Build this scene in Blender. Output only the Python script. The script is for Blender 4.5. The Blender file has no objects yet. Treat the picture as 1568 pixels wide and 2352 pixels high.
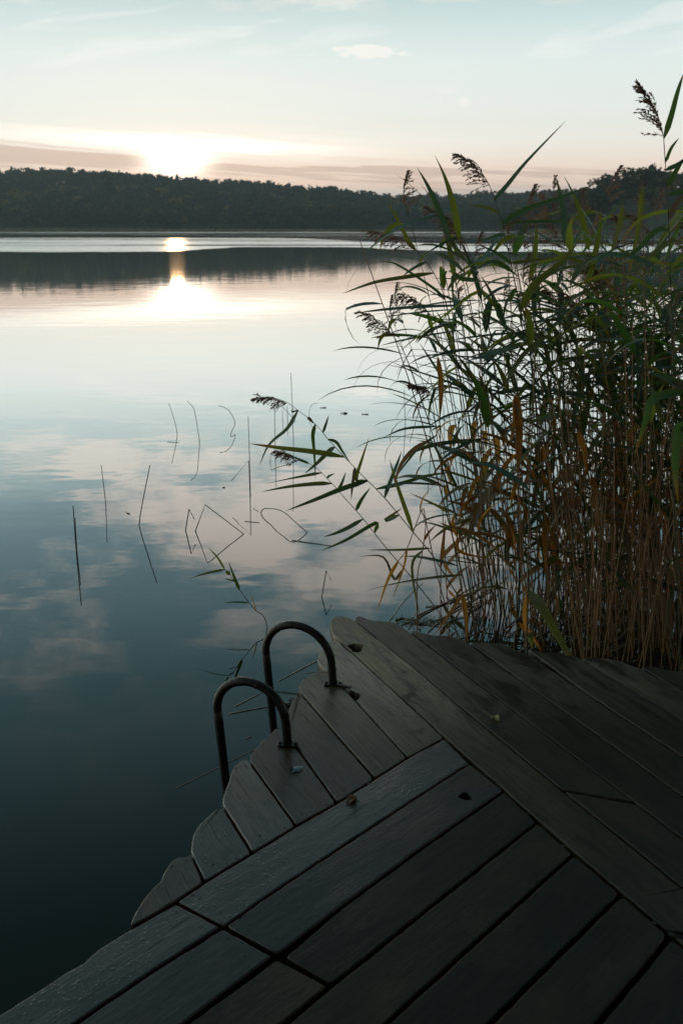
import bpy, bmesh, math, random
import numpy as np
from mathutils import Vector, Matrix
random.seed(7); rng = np.random.default_rng(7)
sc = bpy.context.scene
C = sc.collection
R = math.radians
# ------------------------------------------------------------------ camera geometry
F = 2180.0; TH = math.atan(650/F); HC = 2.0; HD = 1.55; ZD = HC-HD   # eye above water, above deck, deck top
CAM = Vector((0, 0, HC))
def ray(px, py):
    a = (px-784)/F; b = -(py-1176)/F
    return Vector((a, math.cos(TH)+b*math.sin(TH), -math.sin(TH)+b*math.cos(TH)))
def wat(px, py, z=0.0):
    d = ray(px, py); return CAM + d*((z-HC)/d.z)
def at(px, py, Y):
    d = ray(px, py); return CAM + d*(Y/d.y)
def both(top, refl):
    """the point seen at pixel `top` whose mirror image in the water is at `refl`"""
    d1 = ray(*top).normalized(); d2 = ray(*refl).normalized(); d2.z = -d2.z
    p1 = CAM.copy(); p2 = Vector((0, 0, -HC)); w = p1-p2
    a, b, c = d1.dot(d1), d1.dot(d2), d2.dot(d2); d, e = d1.dot(w), d2.dot(w)
    k = a*c-b*b; s = (b*e-c*d)/k; t = (a*e-b*d)/k
    return (p1+d1*s+p2+d2*t)/2

# ------------------------------------------------------------------ object helpers
def tag(o, label=None, cat=None, group=None, kind=None):
    if label: o['label'] = label
    if cat: o['category'] = cat
    if group: o['group'] = group
    if kind: o['kind'] = kind
    return o
def thing(name, label, cat, loc=(0, 0, 0), group=None):
    o = bpy.data.objects.new(name, None); C.objects.link(o); o.location = loc
    o.empty_display_size = .1
    return tag(o, label, cat, group)
def mesh(name, V, Fc, mats, parent=None, smooth=True, midx=None, loc=None):
    me = bpy.data.meshes.new(name)
    me.from_pydata([tuple(v) for v in V], [], [tuple(f) for f in Fc])
    for m in (mats if isinstance(mats, (list, tuple)) else [mats]): me.materials.append(m)
    if smooth: me.polygons.foreach_set('use_smooth', [True]*len(me.polygons))
    if midx is not None: me.polygons.foreach_set('material_index', midx)
    me.update()
    o = bpy.data.objects.new(name, me); C.objects.link(o)
    if parent: o.parent = parent
    if loc is not None: o.location = loc
    return o
def npmesh(name, V, Q, mat, parent=None):
    """numpy verts (n,3), quads (m,4)"""
    me = bpy.data.meshes.new(name)
    me.vertices.add(len(V)); me.vertices.foreach_set('co', np.asarray(V, np.float32).ravel())
    k = Q.shape[1]
    me.loops.add(Q.size); me.loops.foreach_set('vertex_index', Q.astype(np.int32).ravel())
    me.polygons.add(len(Q)); me.polygons.foreach_set('loop_start', np.arange(0, Q.size, k, dtype=np.int32))
    try: me.polygons.foreach_set('loop_total', np.full(len(Q), k, dtype=np.int32))
    except Exception: pass
    me.materials.append(mat); me.update(calc_edges=True); me.validate()
    o = bpy.data.objects.new(name, me); C.objects.link(o)
    if parent: o.parent = parent
    return o
def copy_tree(o, parent=None):
    c = o.copy(); C.objects.link(c); c.parent = parent
    for ch in list(o.children): copy_tree(ch, c)
    return c
def smooth_path(P, n=6):
    """Catmull-Rom through the points"""
    P = [Vector(p) for p in P]
    if len(P) < 3: return [P[0].lerp(P[-1], i/n) for i in range(n+1)]
    Q = [P[0]*2-P[1]]+P+[P[-1]*2-P[-2]]; out = []
    for i in range(1, len(Q)-2):
        a, b, c, d = Q[i-1:i+3]
        for k in range(n):
            t = k/n
            out.append(.5*((2*b)+(c-a)*t+(2*a-5*b+4*c-d)*t*t+(3*b-a-3*c+d)*t**3))
    out.append(P[-1]); return out
def tube(P, r0, r1=None, seg=6, V=None, Fc=None, cap=True, rf=None):
    V = [] if V is None else V; Fc = [] if Fc is None else Fc
    r1 = r0 if r1 is None else r1; n = len(P); base = len(V)
    up = Vector((.3, 1, .1)).normalized()
    for i, p in enumerate(P):
        t = (P[min(i+1, n-1)]-P[max(i-1, 0)]).normalized()
        u = t.cross(up)
        if u.length < .05: u = t.cross(Vector((1, 0, 0)))
        u.normalize(); w = t.cross(u); up = -w if False else up
        r = r0+(r1-r0)*i/(n-1)
        if rf: r *= rf(i)
        for k in range(seg):
            a = 2*math.pi*k/seg; V.append(p+u*math.cos(a)*r+w*math.sin(a)*r)
    for i in range(n-1):
        for k in range(seg):
            a = base+i*seg+k; b = base+i*seg+(k+1) % seg
            Fc.append((a, b, b+seg, a+seg))
    if cap:
        Fc.append(tuple(base+k for k in range(seg))[::-1]); Fc.append(tuple(base+(n-1)*seg+k for k in range(seg)))
    return V, Fc

# ------------------------------------------------------------------ node helpers
class NT:
    def __init__(s, tree): s.t = tree; s.n = tree.nodes; s.l = tree.links
    def new(s, typ, **kw):
        n = s.n.new(typ)
        for k, v in kw.items(): setattr(n, k, v)
        return n
    def put(s, sock, v):
        if hasattr(v, 'links') or isinstance(v, bpy.types.NodeSocket): s.l.new(v, sock)
        elif isinstance(v, (tuple, list)) and len(v) == 3 and sock.type == 'RGBA': sock.default_value = (*v, 1)
        else: sock.default_value = v
    def m(s, op, a, b=None, c=None, clamp=False):
        n = s.new('ShaderNodeMath', operation=op, use_clamp=clamp)
        s.put(n.inputs[0], a)
        if b is not None: s.put(n.inputs[1], b)
        if c is not None: s.put(n.inputs[2], c)
        return n.outputs[0]
    def mr(s, v, a, b, c=0., d=1., smooth=True):
        n = s.new('ShaderNodeMapRange', interpolation_type='SMOOTHSTEP' if smooth else 'LINEAR')
        s.put(n.inputs[0], v)
        for i, x in enumerate((a, b, c, d)): s.put(n.inputs[1+i], x)
        return n.outputs[0]
    def mix(s, f, a, b, mode='MIX'):
        n = s.new('ShaderNodeMix', data_type='RGBA', blend_type=mode)
        s.put(n.inputs[0], f); s.put(n.inputs[6], a); s.put(n.inputs[7], b); return n.outputs[2]
    def ramp(s, v, stops, interp='LINEAR'):
        n = s.new('ShaderNodeValToRGB'); e = n.color_ramp.elements; n.color_ramp.interpolation = interp
        while len(e) < len(stops): e.new(.5)
        for k, (p, c) in zip(e, stops):
            k.position = p; k.color = (*c, 1) if isinstance(c, tuple) else (c, c, c, 1)
        s.put(n.inputs[0], v); return n.outputs[0]
    def noise(s, vec, scale, detail=4, rough=.55, dist=0., out=0):
        n = s.new('ShaderNodeTexNoise'); n.inputs['Scale'].default_value = scale
        n.inputs['Detail'].default_value = detail; n.inputs['Roughness'].default_value = rough
        n.inputs['Distortion'].default_value = dist
        s.put(n.inputs['Vector'], vec); return n.outputs[out]
    def vec(s, x, y, z):
        n = s.new('ShaderNodeCombineXYZ')
        for i, v in enumerate((x, y, z)): s.put(n.inputs[i], v)
        return n.outputs[0]
    def mapping(s, v, scale=(1, 1, 1), loc=(0, 0, 0), rot=(0, 0, 0)):
        n = s.new('ShaderNodeMapping'); s.put(n.inputs['Vector'], v)
        n.inputs['Scale'].default_value = scale; n.inputs['Location'].default_value = loc; n.inputs['Rotation'].default_value = rot
        return n.outputs[0]
def material(name):
    m = bpy.data.materials.new(name); m.use_nodes = True; m.node_tree.nodes.clear()
    t = NT(m.node_tree); out = t.new('ShaderNodeOutputMaterial'); return m, t, out
def principled(t, out, **kw):
    p = t.new('ShaderNodeBsdfPrincipled')
    for k, v in kw.items(): t.put(p.inputs[k.replace('_', ' ')], v)
    if out: t.l.new(p.outputs[0], out.inputs[0])
    return p

# ------------------------------------------------------------------ world
CLX, CLY = 0.0, 0.0
SUN_AZ, SUN_EL = -13.9, 5.3          # of the glow, in the sky chart's own degrees
REAL_AZ, REAL_EL = -9.5, 3.6
def build_world():
    w = bpy.data.worlds.new("World"); sc.world = w; w.use_nodes = True
    t = NT(w.node_tree); t.n.clear(); out = t.new('ShaderNodeOutputWorld')
    tc = t.new('ShaderNodeTexCoord'); sep = t.new('ShaderNodeSeparateXYZ'); t.l.new(tc.outputs['Generated'], sep.inputs[0])
    x, y, z = sep.outputs
    # the chart of the sky is stretched: az and el are chart degrees, ta and te true ones
    ta = t.m('MULTIPLY', t.m('ARCTAN2', x, y), 57.2958); te = t.m('MULTIPLY', t.m('ARCSINE', z), 57.2958)
    az = t.m('MULTIPLY', ta, 1.49); k_ = F/1400.; th = math.degrees(TH)
    def warp(sign):
        a = t.m('MULTIPLY', t.m('ADD', te, sign*th), math.pi/180)
        return t.m('SUBTRACT', t.m('MULTIPLY', t.m('ARCTANGENT', t.m('MULTIPLY', t.m('TANGENT', t.m('MINIMUM', a, 1.5)), k_)), 57.2958), sign*24.9)
    lo_, hi_ = warp(1), warp(-1); bl = t.mr(te, 7., 12.)
    el = t.m('ADD', t.m('MULTIPLY', lo_, t.m('SUBTRACT', 1., bl)), t.m('MULTIPLY', hi_, bl))
    base = t.ramp(t.m('DIVIDE', el, 60., clamp=True), [
        (0/60, (.50, .50, .50)), (2.6/60, (.60, .60, .60)), (3.4/60, (.90, .70, .59)), (5.0/60, (.95, .82, .72)), (6.6/60, (.86, .86, .79)),
        (8.6/60, (.82, .87, .83)), (12/60, (.76, .85, .83)), (15/60, (.64, .77, .77)), (19/60, (.47, .62, .63)),
        (25/60, (.25, .40, .46)), (35/60, (.175, .325, .375)), (46/60, (.14, .265, .30)), (60/60, (.095, .18, .20))])
    def gauss(ca, wa, ce, we, ww_r=None):
        a = t.m('DIVIDE', t.m('SUBTRACT', az, ca), wa); e = t.m('DIVIDE', t.m('SUBTRACT', el, ce), we)
        return t.m('EXPONENT', t.m('MULTIPLY', t.m('ADD', t.m('MULTIPLY', a, a), t.m('MULTIPLY', e, e)), -1.))
    def sumsq(px_, ca, wa, ce, we):
        a = t.m('DIVIDE', t.m('SUBTRACT', az, ca), wa); e = t.m('DIVIDE', t.m('SUBTRACT', px_, ce), we)
        return t.m('EXPONENT', t.m('MULTIPLY', t.m('ADD', t.m('MULTIPLY', a, a), t.m('MULTIPLY', e, e)), -1.))
    v = t.vec(t.m('MULTIPLY', az, .045), t.m('ADD', t.m('MULTIPLY', el, 1.15), t.m('MULTIPLY', az, .06)), 0.)
    ns = t.noise(v, 1.5, 5, .55, .25)
    wob = t.m('MULTIPLY', t.m('SUBTRACT', t.noise(v, 2.2, 4), .5), 1.3)
    e2 = t.m('ADD', el, wob)
    tl = t.m('ADD', e2, t.m('MULTIPLY', t.m('ADD', az, 26.), .070))      # height above the sloping cloud bank
    # cream belt and bright patch in front of the sun
    belt = t.m('MULTIPLY', sumsq(e2, -16, 34, 6.3, .85), .7)
    col = t.mix(belt, base, (.99, .96, .89))
    hot = t.m('ADD', t.m('MULTIPLY', sumsq(el, SUN_AZ, 2.3, 4.9, .95), 1.8), t.m('MULTIPLY', sumsq(t.m('ADD', e2, t.m('MULTIPLY', az, .03)), -12.5, 11, 5.75, .5), .55))
    hot = t.m('ADD', hot, t.m('MULTIPLY', gauss(-14, 18, 6, 4.2), .05))
    sunc = t.new('ShaderNodeVectorMath', operation='SCALE'); sunc.inputs[0].default_value = (1., .91, .76); t.put(sunc.inputs[3], hot)
    add = t.new('ShaderNodeVectorMath', operation='ADD'); t.l.new(col, add.inputs[0]); t.l.new(sunc.outputs[0], add.inputs[1])
    col = add.outputs[0]
    # mauve bank left of the sun, streaks right of it
    leftb = t.m('MULTIPLY', t.m('MULTIPLY', t.mr(e2, 4.1, 4.7), t.mr(tl, 6.15, 5.75)), t.mr(az, -14.6, -18.5))
    streak = t.m('MULTIPLY', t.m('MULTIPLY', t.mr(ns, .47, .57), t.m('MULTIPLY', t.mr(el, 2.2, 3.), t.mr(t.m('ADD', el, t.m('MULTIPLY', az, .035)), 5.5, 4.6))), t.mr(az, -13., -9.))
    m1 = t.m('MAXIMUM', t.m('MULTIPLY', streak, .75), t.m('MULTIPLY', leftb, .80))
    col = t.mix(m1, col, (.63, .49, .43))
    # small white clouds
    vn = t.vec(t.m('MULTIPLY', az, .35), t.m('MULTIPLY', el, .9), 3.)
    nn = t.noise(vn, 1.5, 6, .6, .3)
    def puff(ca, wa, ce, we, k):
        g = gauss(ca, wa, ce, we); g = t.m('ADD', g, t.m('MULTIPLY', t.m('SUBTRACT', nn, .5), 2.1))
        return t.m('MULTIPLY', t.m('MULTIPLY', t.mr(g, .36, .7), t.mr(gauss(ca, wa*1.5, ce, we*1.5), .15, .5)), k)
    pf = t.m('MAXIMUM', puff(2.3, 3.0, 12.75, .75, .85), puff(10.2, .8, 9.0, .42, .6))
    pf = t.m('MAXIMUM', pf, puff(8.8, .9, 9.7, .25, .3))
    col = t.mix(pf, col, (.93, .93, .88))
    # faint veils near the top of the picture
    vv = t.vec(t.m('ADD', t.m('MULTIPLY', az, .05), t.m('MULTIPLY', el, .05)), t.m('SUBTRACT', t.m('MULTIPLY', el, .22), t.m('MULTIPLY', az, .05)), 7.)
    veil = t.m('MULTIPLY', t.mr(t.noise(vv, 1.8, 4, .5, .6), .5, .72), t.m('MULTIPLY', t.mr(el, 8., 13.), .45))
    veil = t.m('MULTIPLY', veil, t.mr(el, 24., 17.))
    col = t.mix(veil, col, (.90, .93, .90))
    # higher clouds, seen mirrored in the lake: a flat layer in perspective
    er = t.m('MULTIPLY', t.m('MAXIMUM', el, 3.), math.pi/180); ar = t.m('MULTIPLY', az, math.pi/180)
    rad = t.m('DIVIDE', 1., t.m('TANGENT', er))
    pv = t.vec(t.m('MULTIPLY', rad, t.m('SINE', ar)), t.m('MULTIPLY', rad, t.m('COSINE', ar)), 0.)
    n1 = t.noise(t.mapping(pv, loc=(CLX, CLY, 0)), 2.9, 8, .56, .3)
    n1 = t.m('ADD', n1, t.m('MULTIPLY', t.m('SUBTRACT', t.noise(t.mapping(pv, loc=(CLX+3, CLY, 0)), 1.1, 3), .5), .35))
    cov = t.m('MULTIPLY', gauss(-9, 14, 25, 6.), .22)
    cov = t.m('ADD', cov, t.m('MULTIPLY', gauss(-22, 8, 18.8, 1.8), .24))
    cov = t.m('ADD', cov, t.m('MULTIPLY', gauss(6, 14, 29, 7), .14))
    cov = t.m('SUBTRACT', cov, t.m('MULTIPLY', gauss(-31, 7, 24.5, 3.2), .20))
    cov = t.m('SUBTRACT', cov, t.m('MULTIPLY', gauss(-30, 12, 40, 8), .02))
    cl = t.mr(t.m('ADD', n1, cov), .47, .74)
    cl = t.m('MULTIPLY', cl, t.mr(el, 15.5, 18.))
    cl = t.m('MULTIPLY', cl, t.mr(el, 47., 29., .06, 1.))
    ccol = t.ramp(t.m('DIVIDE', el, 60., clamp=True), [(15/60, (.75, .78, .74)), (22/60, (.97, .89, .81)), (30/60, (1.0, .89, .80)), (45/60, (.8, .75, .70))])
    col = t.mix(t.m('MULTIPLY', cl, .92), col, ccol)
    # the sky opposite the dawn is darker
    back = t.mr(y, -.4, .35, .48, 1.)
    col = t.mix(1., col, t.vec(back, back, back), 'MULTIPLY')
    # fill light added to the sky, out of view to the left and overhead
    side = t.m('ADD', 1., t.m('MULTIPLY', t.m('MULTIPLY', t.mr(x, -.42, -.70), t.mr(te, 2., 14.)), 3.2))
    side = t.m('ADD', side, t.m('MULTIPLY', t.mr(te, 55., 75.), 1.6))
    col = t.mix(1., col, t.vec(side, t.m('ADD', .12, t.m('MULTIPLY', side, .88)), t.m('ADD', .28, t.m('MULTIPLY', side, .72))), 'MULTIPLY')
    # below the horizon
    col = t.mix(t.mr(te, -.6, -.1), (.05, .07, .07), col)
    bg = t.new('ShaderNodeBackground'); t.put(bg.inputs[0], col); bg.inputs[1].default_value = 1.05
    sky = t.new('ShaderNodeTexSky', sky_type='NISHITA'); sky.sun_disc = False
    sky.sun_elevation = R(REAL_EL); sky.sun_rotation = R(REAL_AZ)
    bg2 = t.new('ShaderNodeBackground'); t.l.new(sky.outputs[0], bg2.inputs[0]); bg2.inputs[1].default_value = .004
    ad = t.new('ShaderNodeAddShader'); t.l.new(bg.outputs[0], ad.inputs[0]); t.l.new(bg2.outputs[0], ad.inputs[1])
    t.l.new(ad.outputs[0], out.inputs[0])
    w.cycles.sampling_method = 'MANUAL'; w.cycles.sample_map_resolution = 512
build_world()
ld = bpy.data.lights.new('sun', 'SUN'); ld.energy = .035; ld.angle = R(.9); ld.color = (1, .58, .28)
lo = bpy.data.objects.new('sun', ld); C.objects.link(lo)
sd = Vector((math.sin(R(REAL_AZ))*math.cos(R(REAL_EL)), math.cos(R(REAL_AZ))*math.cos(R(REAL_EL)), math.sin(R(REAL_EL))))
lo.rotation_euler = sd.to_track_quat('Z', 'Y').to_euler(); lo.location = (0, 0, 30)

cd = bpy.data.cameras.new('camera'); co = bpy.data.objects.new('camera', cd); C.objects.link(co); sc.camera = co
cd.sensor_fit = 'VERTICAL'; cd.sensor_height = 36; cd.sensor_width = 24; cd.lens = F/2352*36
cd.clip_start = .05; cd.clip_end = 6000; co.location = CAM; co.rotation_euler = (math.pi/2-TH, 0, 0)
cd.dof.use_dof = True; cd.dof.focus_distance = 4.3; cd.dof.aperture_fstop = 5.0
sc.view_settings.view_transform = 'Standard'; sc.view_settings.look = 'None'; sc.view_settings.exposure = 0; sc.view_settings.gamma = 1
cy = sc.cycles; cy.use_denoising = True; cy.max_bounces = 8; cy.transparent_max_bounces = 8; cy.volume_bounces = 0
cy.sample_clamp_indirect = 4; cy.blur_glossy = .3; cy.caustics_reflective = False; cy.caustics_refractive = False

# ------------------------------------------------------------------ materials
def water_mat():
    m, t, out = material('lake water')
    g = t.new('ShaderNodeNewGeometry'); ks = 1.493*HC/2.05
    pos = t.mapping(g.outputs['Position'], (1., 1/ks, 1.))
    sp = t.new('ShaderNodeSeparateXYZ'); t.l.new(pos, sp.inputs[0]); X, Y, _ = sp.outputs
    # breeze patches far out (rough) against calm water (mirror)
    wob = t.noise(t.mapping(pos, (.018, .03, 1)), 1., 4, .6)
    wob2 = t.noise(t.mapping(pos, (.006, .05, 1), loc=(5, 2, 0)), 1., 5, .6)
    near = t.m('ADD', 61., t.m('MULTIPLY', t.m('SUBTRACT', wob, .5), 9.))
    # a tongue of calm water reaches farther out right of the middle
    bump = t.m('MULTIPLY', t.m('MULTIPLY', t.mr(X, -17., -11.), t.mr(X, 14., -2.)), 17.)
    near = t.m('ADD', near, bump)
    near = t.m('ADD', near, t.m('MULTIPLY', t.m('SUBTRACT', t.noise(t.mapping(pos, (.07, .45, 1)), 1., 4, .65), .5), 15.))
    patch = t.mr(t.m('SUBTRACT', Y, near), 0., 2.5)
    f0 = t.mr(X, -20., 20., 165., 96.)
    far = t.mr(t.m('SUBTRACT', Y, f0), -12., 6., 1., 0.)
    streak = t.mr(wob2, .52, .60)
    mist = t.m('MULTIPLY', t.mr(Y, 330., 370.), t.mr(Y, 500., 470.))
    patch = t.m('MULTIPLY', patch, t.m('MAXIMUM', far, t.m('MAXIMUM', t.m('MULTIPLY', streak, t.mr(Y, 320., 260., 0., .7)), mist)))
    calmst = t.m('MULTIPLY', t.mr(t.noise(t.mapping(pos, (.012, .11, 1), loc=(9, 4, 0)), 1., 4, .6), .50, .55), t.mr(Y, 72., 90.))
    patch = t.m('MULTIPLY', patch, t.m('SUBTRACT', 1., t.m('MULTIPLY', calmst, .9)))
    rough = t.m('ADD', t.mr(Y, 6., 26., .010, .030), t.m('MULTIPLY', patch, .19))
    n1 = t.noise(t.mapping(pos, (.7, 1.6, 1)), 1., 3, .5); n2 = t.noise(t.mapping(pos, (3., 7., 1)), 1., 2, .5)
    hgt = t.m('ADD', n1, t.m('MULTIPLY', n2, .12))
    b = t.new('ShaderNodeBump'); b.inputs['Strength'].default_value = 1.; b.inputs['Distance'].default_value = .0038; t.l.new(hgt, b.inputs['Height'])
    lw = t.new('ShaderNodeLayerWeight'); lw.inputs['Blend'].default_value = .5
    def cf(f_):      # reflectance chart, from depression angles of the first camera fit to true ones
        d = math.asin(1-f_); yy = math.tan(d-R(24.9))*1400; return 1-math.sin(TH+math.atan(yy/F))
    f = t.ramp(lw.outputs['Facing'], [(0., .020)]+[(cf(a), b_) for a, b_ in ((.10, .030), (.17, .044), (.235, .075), (.36, .16), (.50, .33), (.60, .52), (.70, .78), (.80, .93))]+[(1., .98)])
    gl = t.new('ShaderNodeBsdfGlossy'); gl.inputs['Color'].default_value = (1, 1, .99, 1); t.put(gl.inputs['Roughness'], rough); t.l.new(b.outputs[0], gl.inputs['Normal'])
    df = t.new('ShaderNodeBsdfDiffuse'); df.inputs['Color'].default_value = (.0008, .0022, .0016, 1)
    mx = t.new('ShaderNodeMixShader'); t.l.new(f, mx.inputs[0]); t.l.new(df.outputs[0], mx.inputs[1]); t.l.new(gl.outputs[0], mx.inputs[2])
    t.l.new(mx.outputs[0], out.inputs[0]); return m
def wood_mat():
    m, t, out = material('weathered wet wood')
    tc = t.new('ShaderNodeTexCoord'); oi = t.new('ShaderNodeObjectInfo')
    off = t.new('ShaderNodeVectorMath', operation='SCALE'); off.inputs[0].default_value = (37., 19., 11.); t.put(off.inputs[3], oi.outputs['Random'])
    ad = t.new('ShaderNodeVectorMath', operation='ADD'); t.l.new(tc.outputs['Object'], ad.inputs[0]); t.l.new(off.outputs[0], ad.inputs[1])
    v = ad.outputs[0]
    at_ = t.new('ShaderNodeAttribute', attribute_type='OBJECT', attribute_name='dry'); dry = at_.outputs['Fac']
    at2 = t.new('ShaderNodeAttribute', attribute_type='OBJECT', attribute_name='wet'); wet = at2.outputs['Fac']
    # grain warped round knots
    warp = t.noise(t.mapping(v, (2.2, 7., 1)), 1., 2, .5, 0., 1)
    wv = t.new('ShaderNodeVectorMath', operation='MULTIPLY_ADD'); t.l.new(warp, wv.inputs[0]); wv.inputs[1].default_value = (.05, .035, 0); t.l.new(v, wv.inputs[2])
    grain = t.noise(t.mapping(wv.outputs[0], (6., 150., 40.)), 1., 5, .65)
    fibre = t.noise(t.mapping(wv.outputs[0], (28., 420., 40.)), 1., 3, .6)
    patches = t.noise(t.mapping(wv.outputs[0], (4.5, 17., 7.)), 1., 7, .68, .5)
    big = t.noise(t.mapping(v, (1.6, 3., 1)), 1., 3, .5)
    col = t.ramp(grain, [(.3, (.0045, .0027, .0016)), (.5, (.0125, .0080, .0048)), (.7, (.025, .0165, .0102))])
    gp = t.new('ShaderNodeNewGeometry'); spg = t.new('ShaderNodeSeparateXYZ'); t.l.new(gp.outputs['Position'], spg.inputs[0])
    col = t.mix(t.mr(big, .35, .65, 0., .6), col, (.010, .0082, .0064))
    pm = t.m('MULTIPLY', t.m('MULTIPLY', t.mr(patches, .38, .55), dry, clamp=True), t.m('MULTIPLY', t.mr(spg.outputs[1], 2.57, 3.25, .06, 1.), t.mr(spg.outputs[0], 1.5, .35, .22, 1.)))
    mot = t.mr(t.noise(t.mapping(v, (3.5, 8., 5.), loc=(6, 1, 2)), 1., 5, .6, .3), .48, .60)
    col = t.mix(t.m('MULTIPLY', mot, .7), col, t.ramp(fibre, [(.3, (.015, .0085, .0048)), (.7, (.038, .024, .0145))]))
    col = t.mix(t.m('MULTIPLY', t.m('MULTIPLY', t.mr(spg.outputs[1], 1.74, 2.98, 0., .8), dry), t.mr(spg.outputs[0], .75, -.1, .42, 1.)), col, t.ramp(grain, [(.3, (.042, .031, .022)), (.5, (.078, .061, .046)), (.7, (.135, .111, .087))]))  # lightens boards towards far left: light falloff put into albedo, beside grey weathering
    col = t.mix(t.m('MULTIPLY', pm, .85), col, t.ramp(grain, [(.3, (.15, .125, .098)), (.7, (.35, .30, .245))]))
    stain = t.mr(t.noise(t.mapping(v, (9., 14., 9.), loc=(3, 3, 3)), 1., 4, .6), .60, .68)
    col = t.mix(t.m('MULTIPLY', stain, .75), col, (.010, .010, .010))
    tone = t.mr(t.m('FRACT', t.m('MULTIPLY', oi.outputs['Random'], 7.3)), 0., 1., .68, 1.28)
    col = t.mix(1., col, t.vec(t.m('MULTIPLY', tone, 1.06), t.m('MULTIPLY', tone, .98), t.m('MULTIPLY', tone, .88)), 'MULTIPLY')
    rgh = t.mr(patches, .3, .7, .24, .46); rgh = t.m('ADD', rgh, t.m('MULTIPLY', pm, .25)); rgh = t.m('ADD', rgh, t.m('MULTIPLY', fibre, .1))
    # drops of dew
    vo = t.new('ShaderNodeTexVoronoi'); vo.inputs['Scale'].default_value = 130.; t.l.new(v, vo.inputs['Vector'])
    vo2 = t.new('ShaderNodeTexVoronoi'); vo2.inputs['Scale'].default_value = 62.; t.l.new(v, vo2.inputs['Vector'])
    def drops(n, r):
        sel = t.new('ShaderNodeSeparateColor'); t.l.new(n.outputs['Color'], sel.inputs[0])
        rad = t.m('MULTIPLY', t.m('SUBTRACT', sel.outputs[0], .30), r, clamp=True)
        return t.m('MAXIMUM', t.m('SUBTRACT', rad, n.outputs['Distance']), 0.)
    dp = t.m('ADD', drops(vo, .75), drops(vo2, .62))
    dmask = t.m('MULTIPLY', t.mr(t.noise(t.mapping(v, (4., 6., 4.), loc=(1, 8, 0)), 1., 3, .6), .42, .62), t.m('MULTIPLY', t.m('SUBTRACT', wet, .5), 1.1, clamp=True))
    dp = t.m('MULTIPLY', dp, dmask)
    isd = t.mr(dp, 0.0, .05)
    rgh = t.m('MULTIPLY', rgh, t.mr(isd, 0., 1., 1., .5))
    gmod = t.mr(t.noise(t.mapping(v, (2.5, 6., 3.), loc=(4, 4, 9)), 1., 4, .6), .40, .62, .12, 1.)
    b1 = t.new('ShaderNodeBump'); b1.inputs['Strength'].default_value = .85; b1.inputs['Distance'].default_value = .0014
    t.l.new(t.m('ADD', t.m('MULTIPLY', t.m('ADD', grain, t.m('MULTIPLY', fibre, .3)), gmod), t.m('MULTIPLY', patches, 1.3)), b1.inputs['Height'])
    b2 = t.new('ShaderNodeBump'); b2.inputs['Strength'].default_value = 1.; b2.inputs['Distance'].default_value = .0032
    t.l.new(dp, b2.inputs['Height']); t.l.new(b1.outputs[0], b2.inputs['Normal'])
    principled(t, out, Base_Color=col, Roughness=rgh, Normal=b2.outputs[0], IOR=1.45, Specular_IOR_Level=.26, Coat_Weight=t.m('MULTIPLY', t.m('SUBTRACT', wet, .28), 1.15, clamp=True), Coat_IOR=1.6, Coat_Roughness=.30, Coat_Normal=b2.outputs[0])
    return m
def leaf_mat(name, dark, light, trans, rough=.42, tf=.45, streak=True):
    m, t, out = material(name)
    oi = t.new('ShaderNodeObjectInfo'); g = t.new('ShaderNodeNewGeometry'); uv = t.new('ShaderNodeTexCoord')
    n = t.noise(g.outputs['Position'], 22., 3)
    f = t.m('ADD', t.m('MULTIPLY', n, .6), t.m('MULTIPLY', oi.outputs['Random'], .55), clamp=True)
    col = t.mix(f, dark, light)
    st = t.noise(t.mapping(uv.outputs['UV'], (5., 90., 1.)), 1., 3, .5)
    col = t.mix(t.mr(st, .35, .7, 0., .5), col, tuple(c*.45 for c in dark))
    # browned tips on some leaves
    sx = t.new('ShaderNodeSeparateXYZ'); t.l.new(uv.outputs['UV'], sx.inputs[0])
    tip = t.mr(t.m('ADD', sx.outputs[0], t.m('MULTIPLY', oi.outputs['Random'], .35)), .98, 1.2)
    col = t.mix(t.m('MULTIPLY', tip, .8), col, (.30, .15, .035))
    b = t.new('ShaderNodeBump'); b.inputs['Strength'].default_value = .5; b.inputs['Distance'].default_value = .001; t.l.new(st, b.inputs['Height'])
    p = principled(t, None, Base_Color=col, Roughness=rough, Normal=b.outputs[0])
    tr = t.new('ShaderNodeBsdfTranslucent'); tcol = t.mix(f, tuple(c*.7 for c in trans), trans)
    tcol = t.mix(t.m('MULTIPLY', tip, .8), tcol, (.5, .22, .03)); t.l.new(tcol, tr.inputs[0])
    mx = t.new('ShaderNodeMixShader'); mx.inputs[0].default_value = tf
    t.l.new(p.outputs[0], mx.inputs[1]); t.l.new(tr.outputs[0], mx.inputs[2]); t.l.new(mx.outputs[0], out.inputs[0])
    return m
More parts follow.
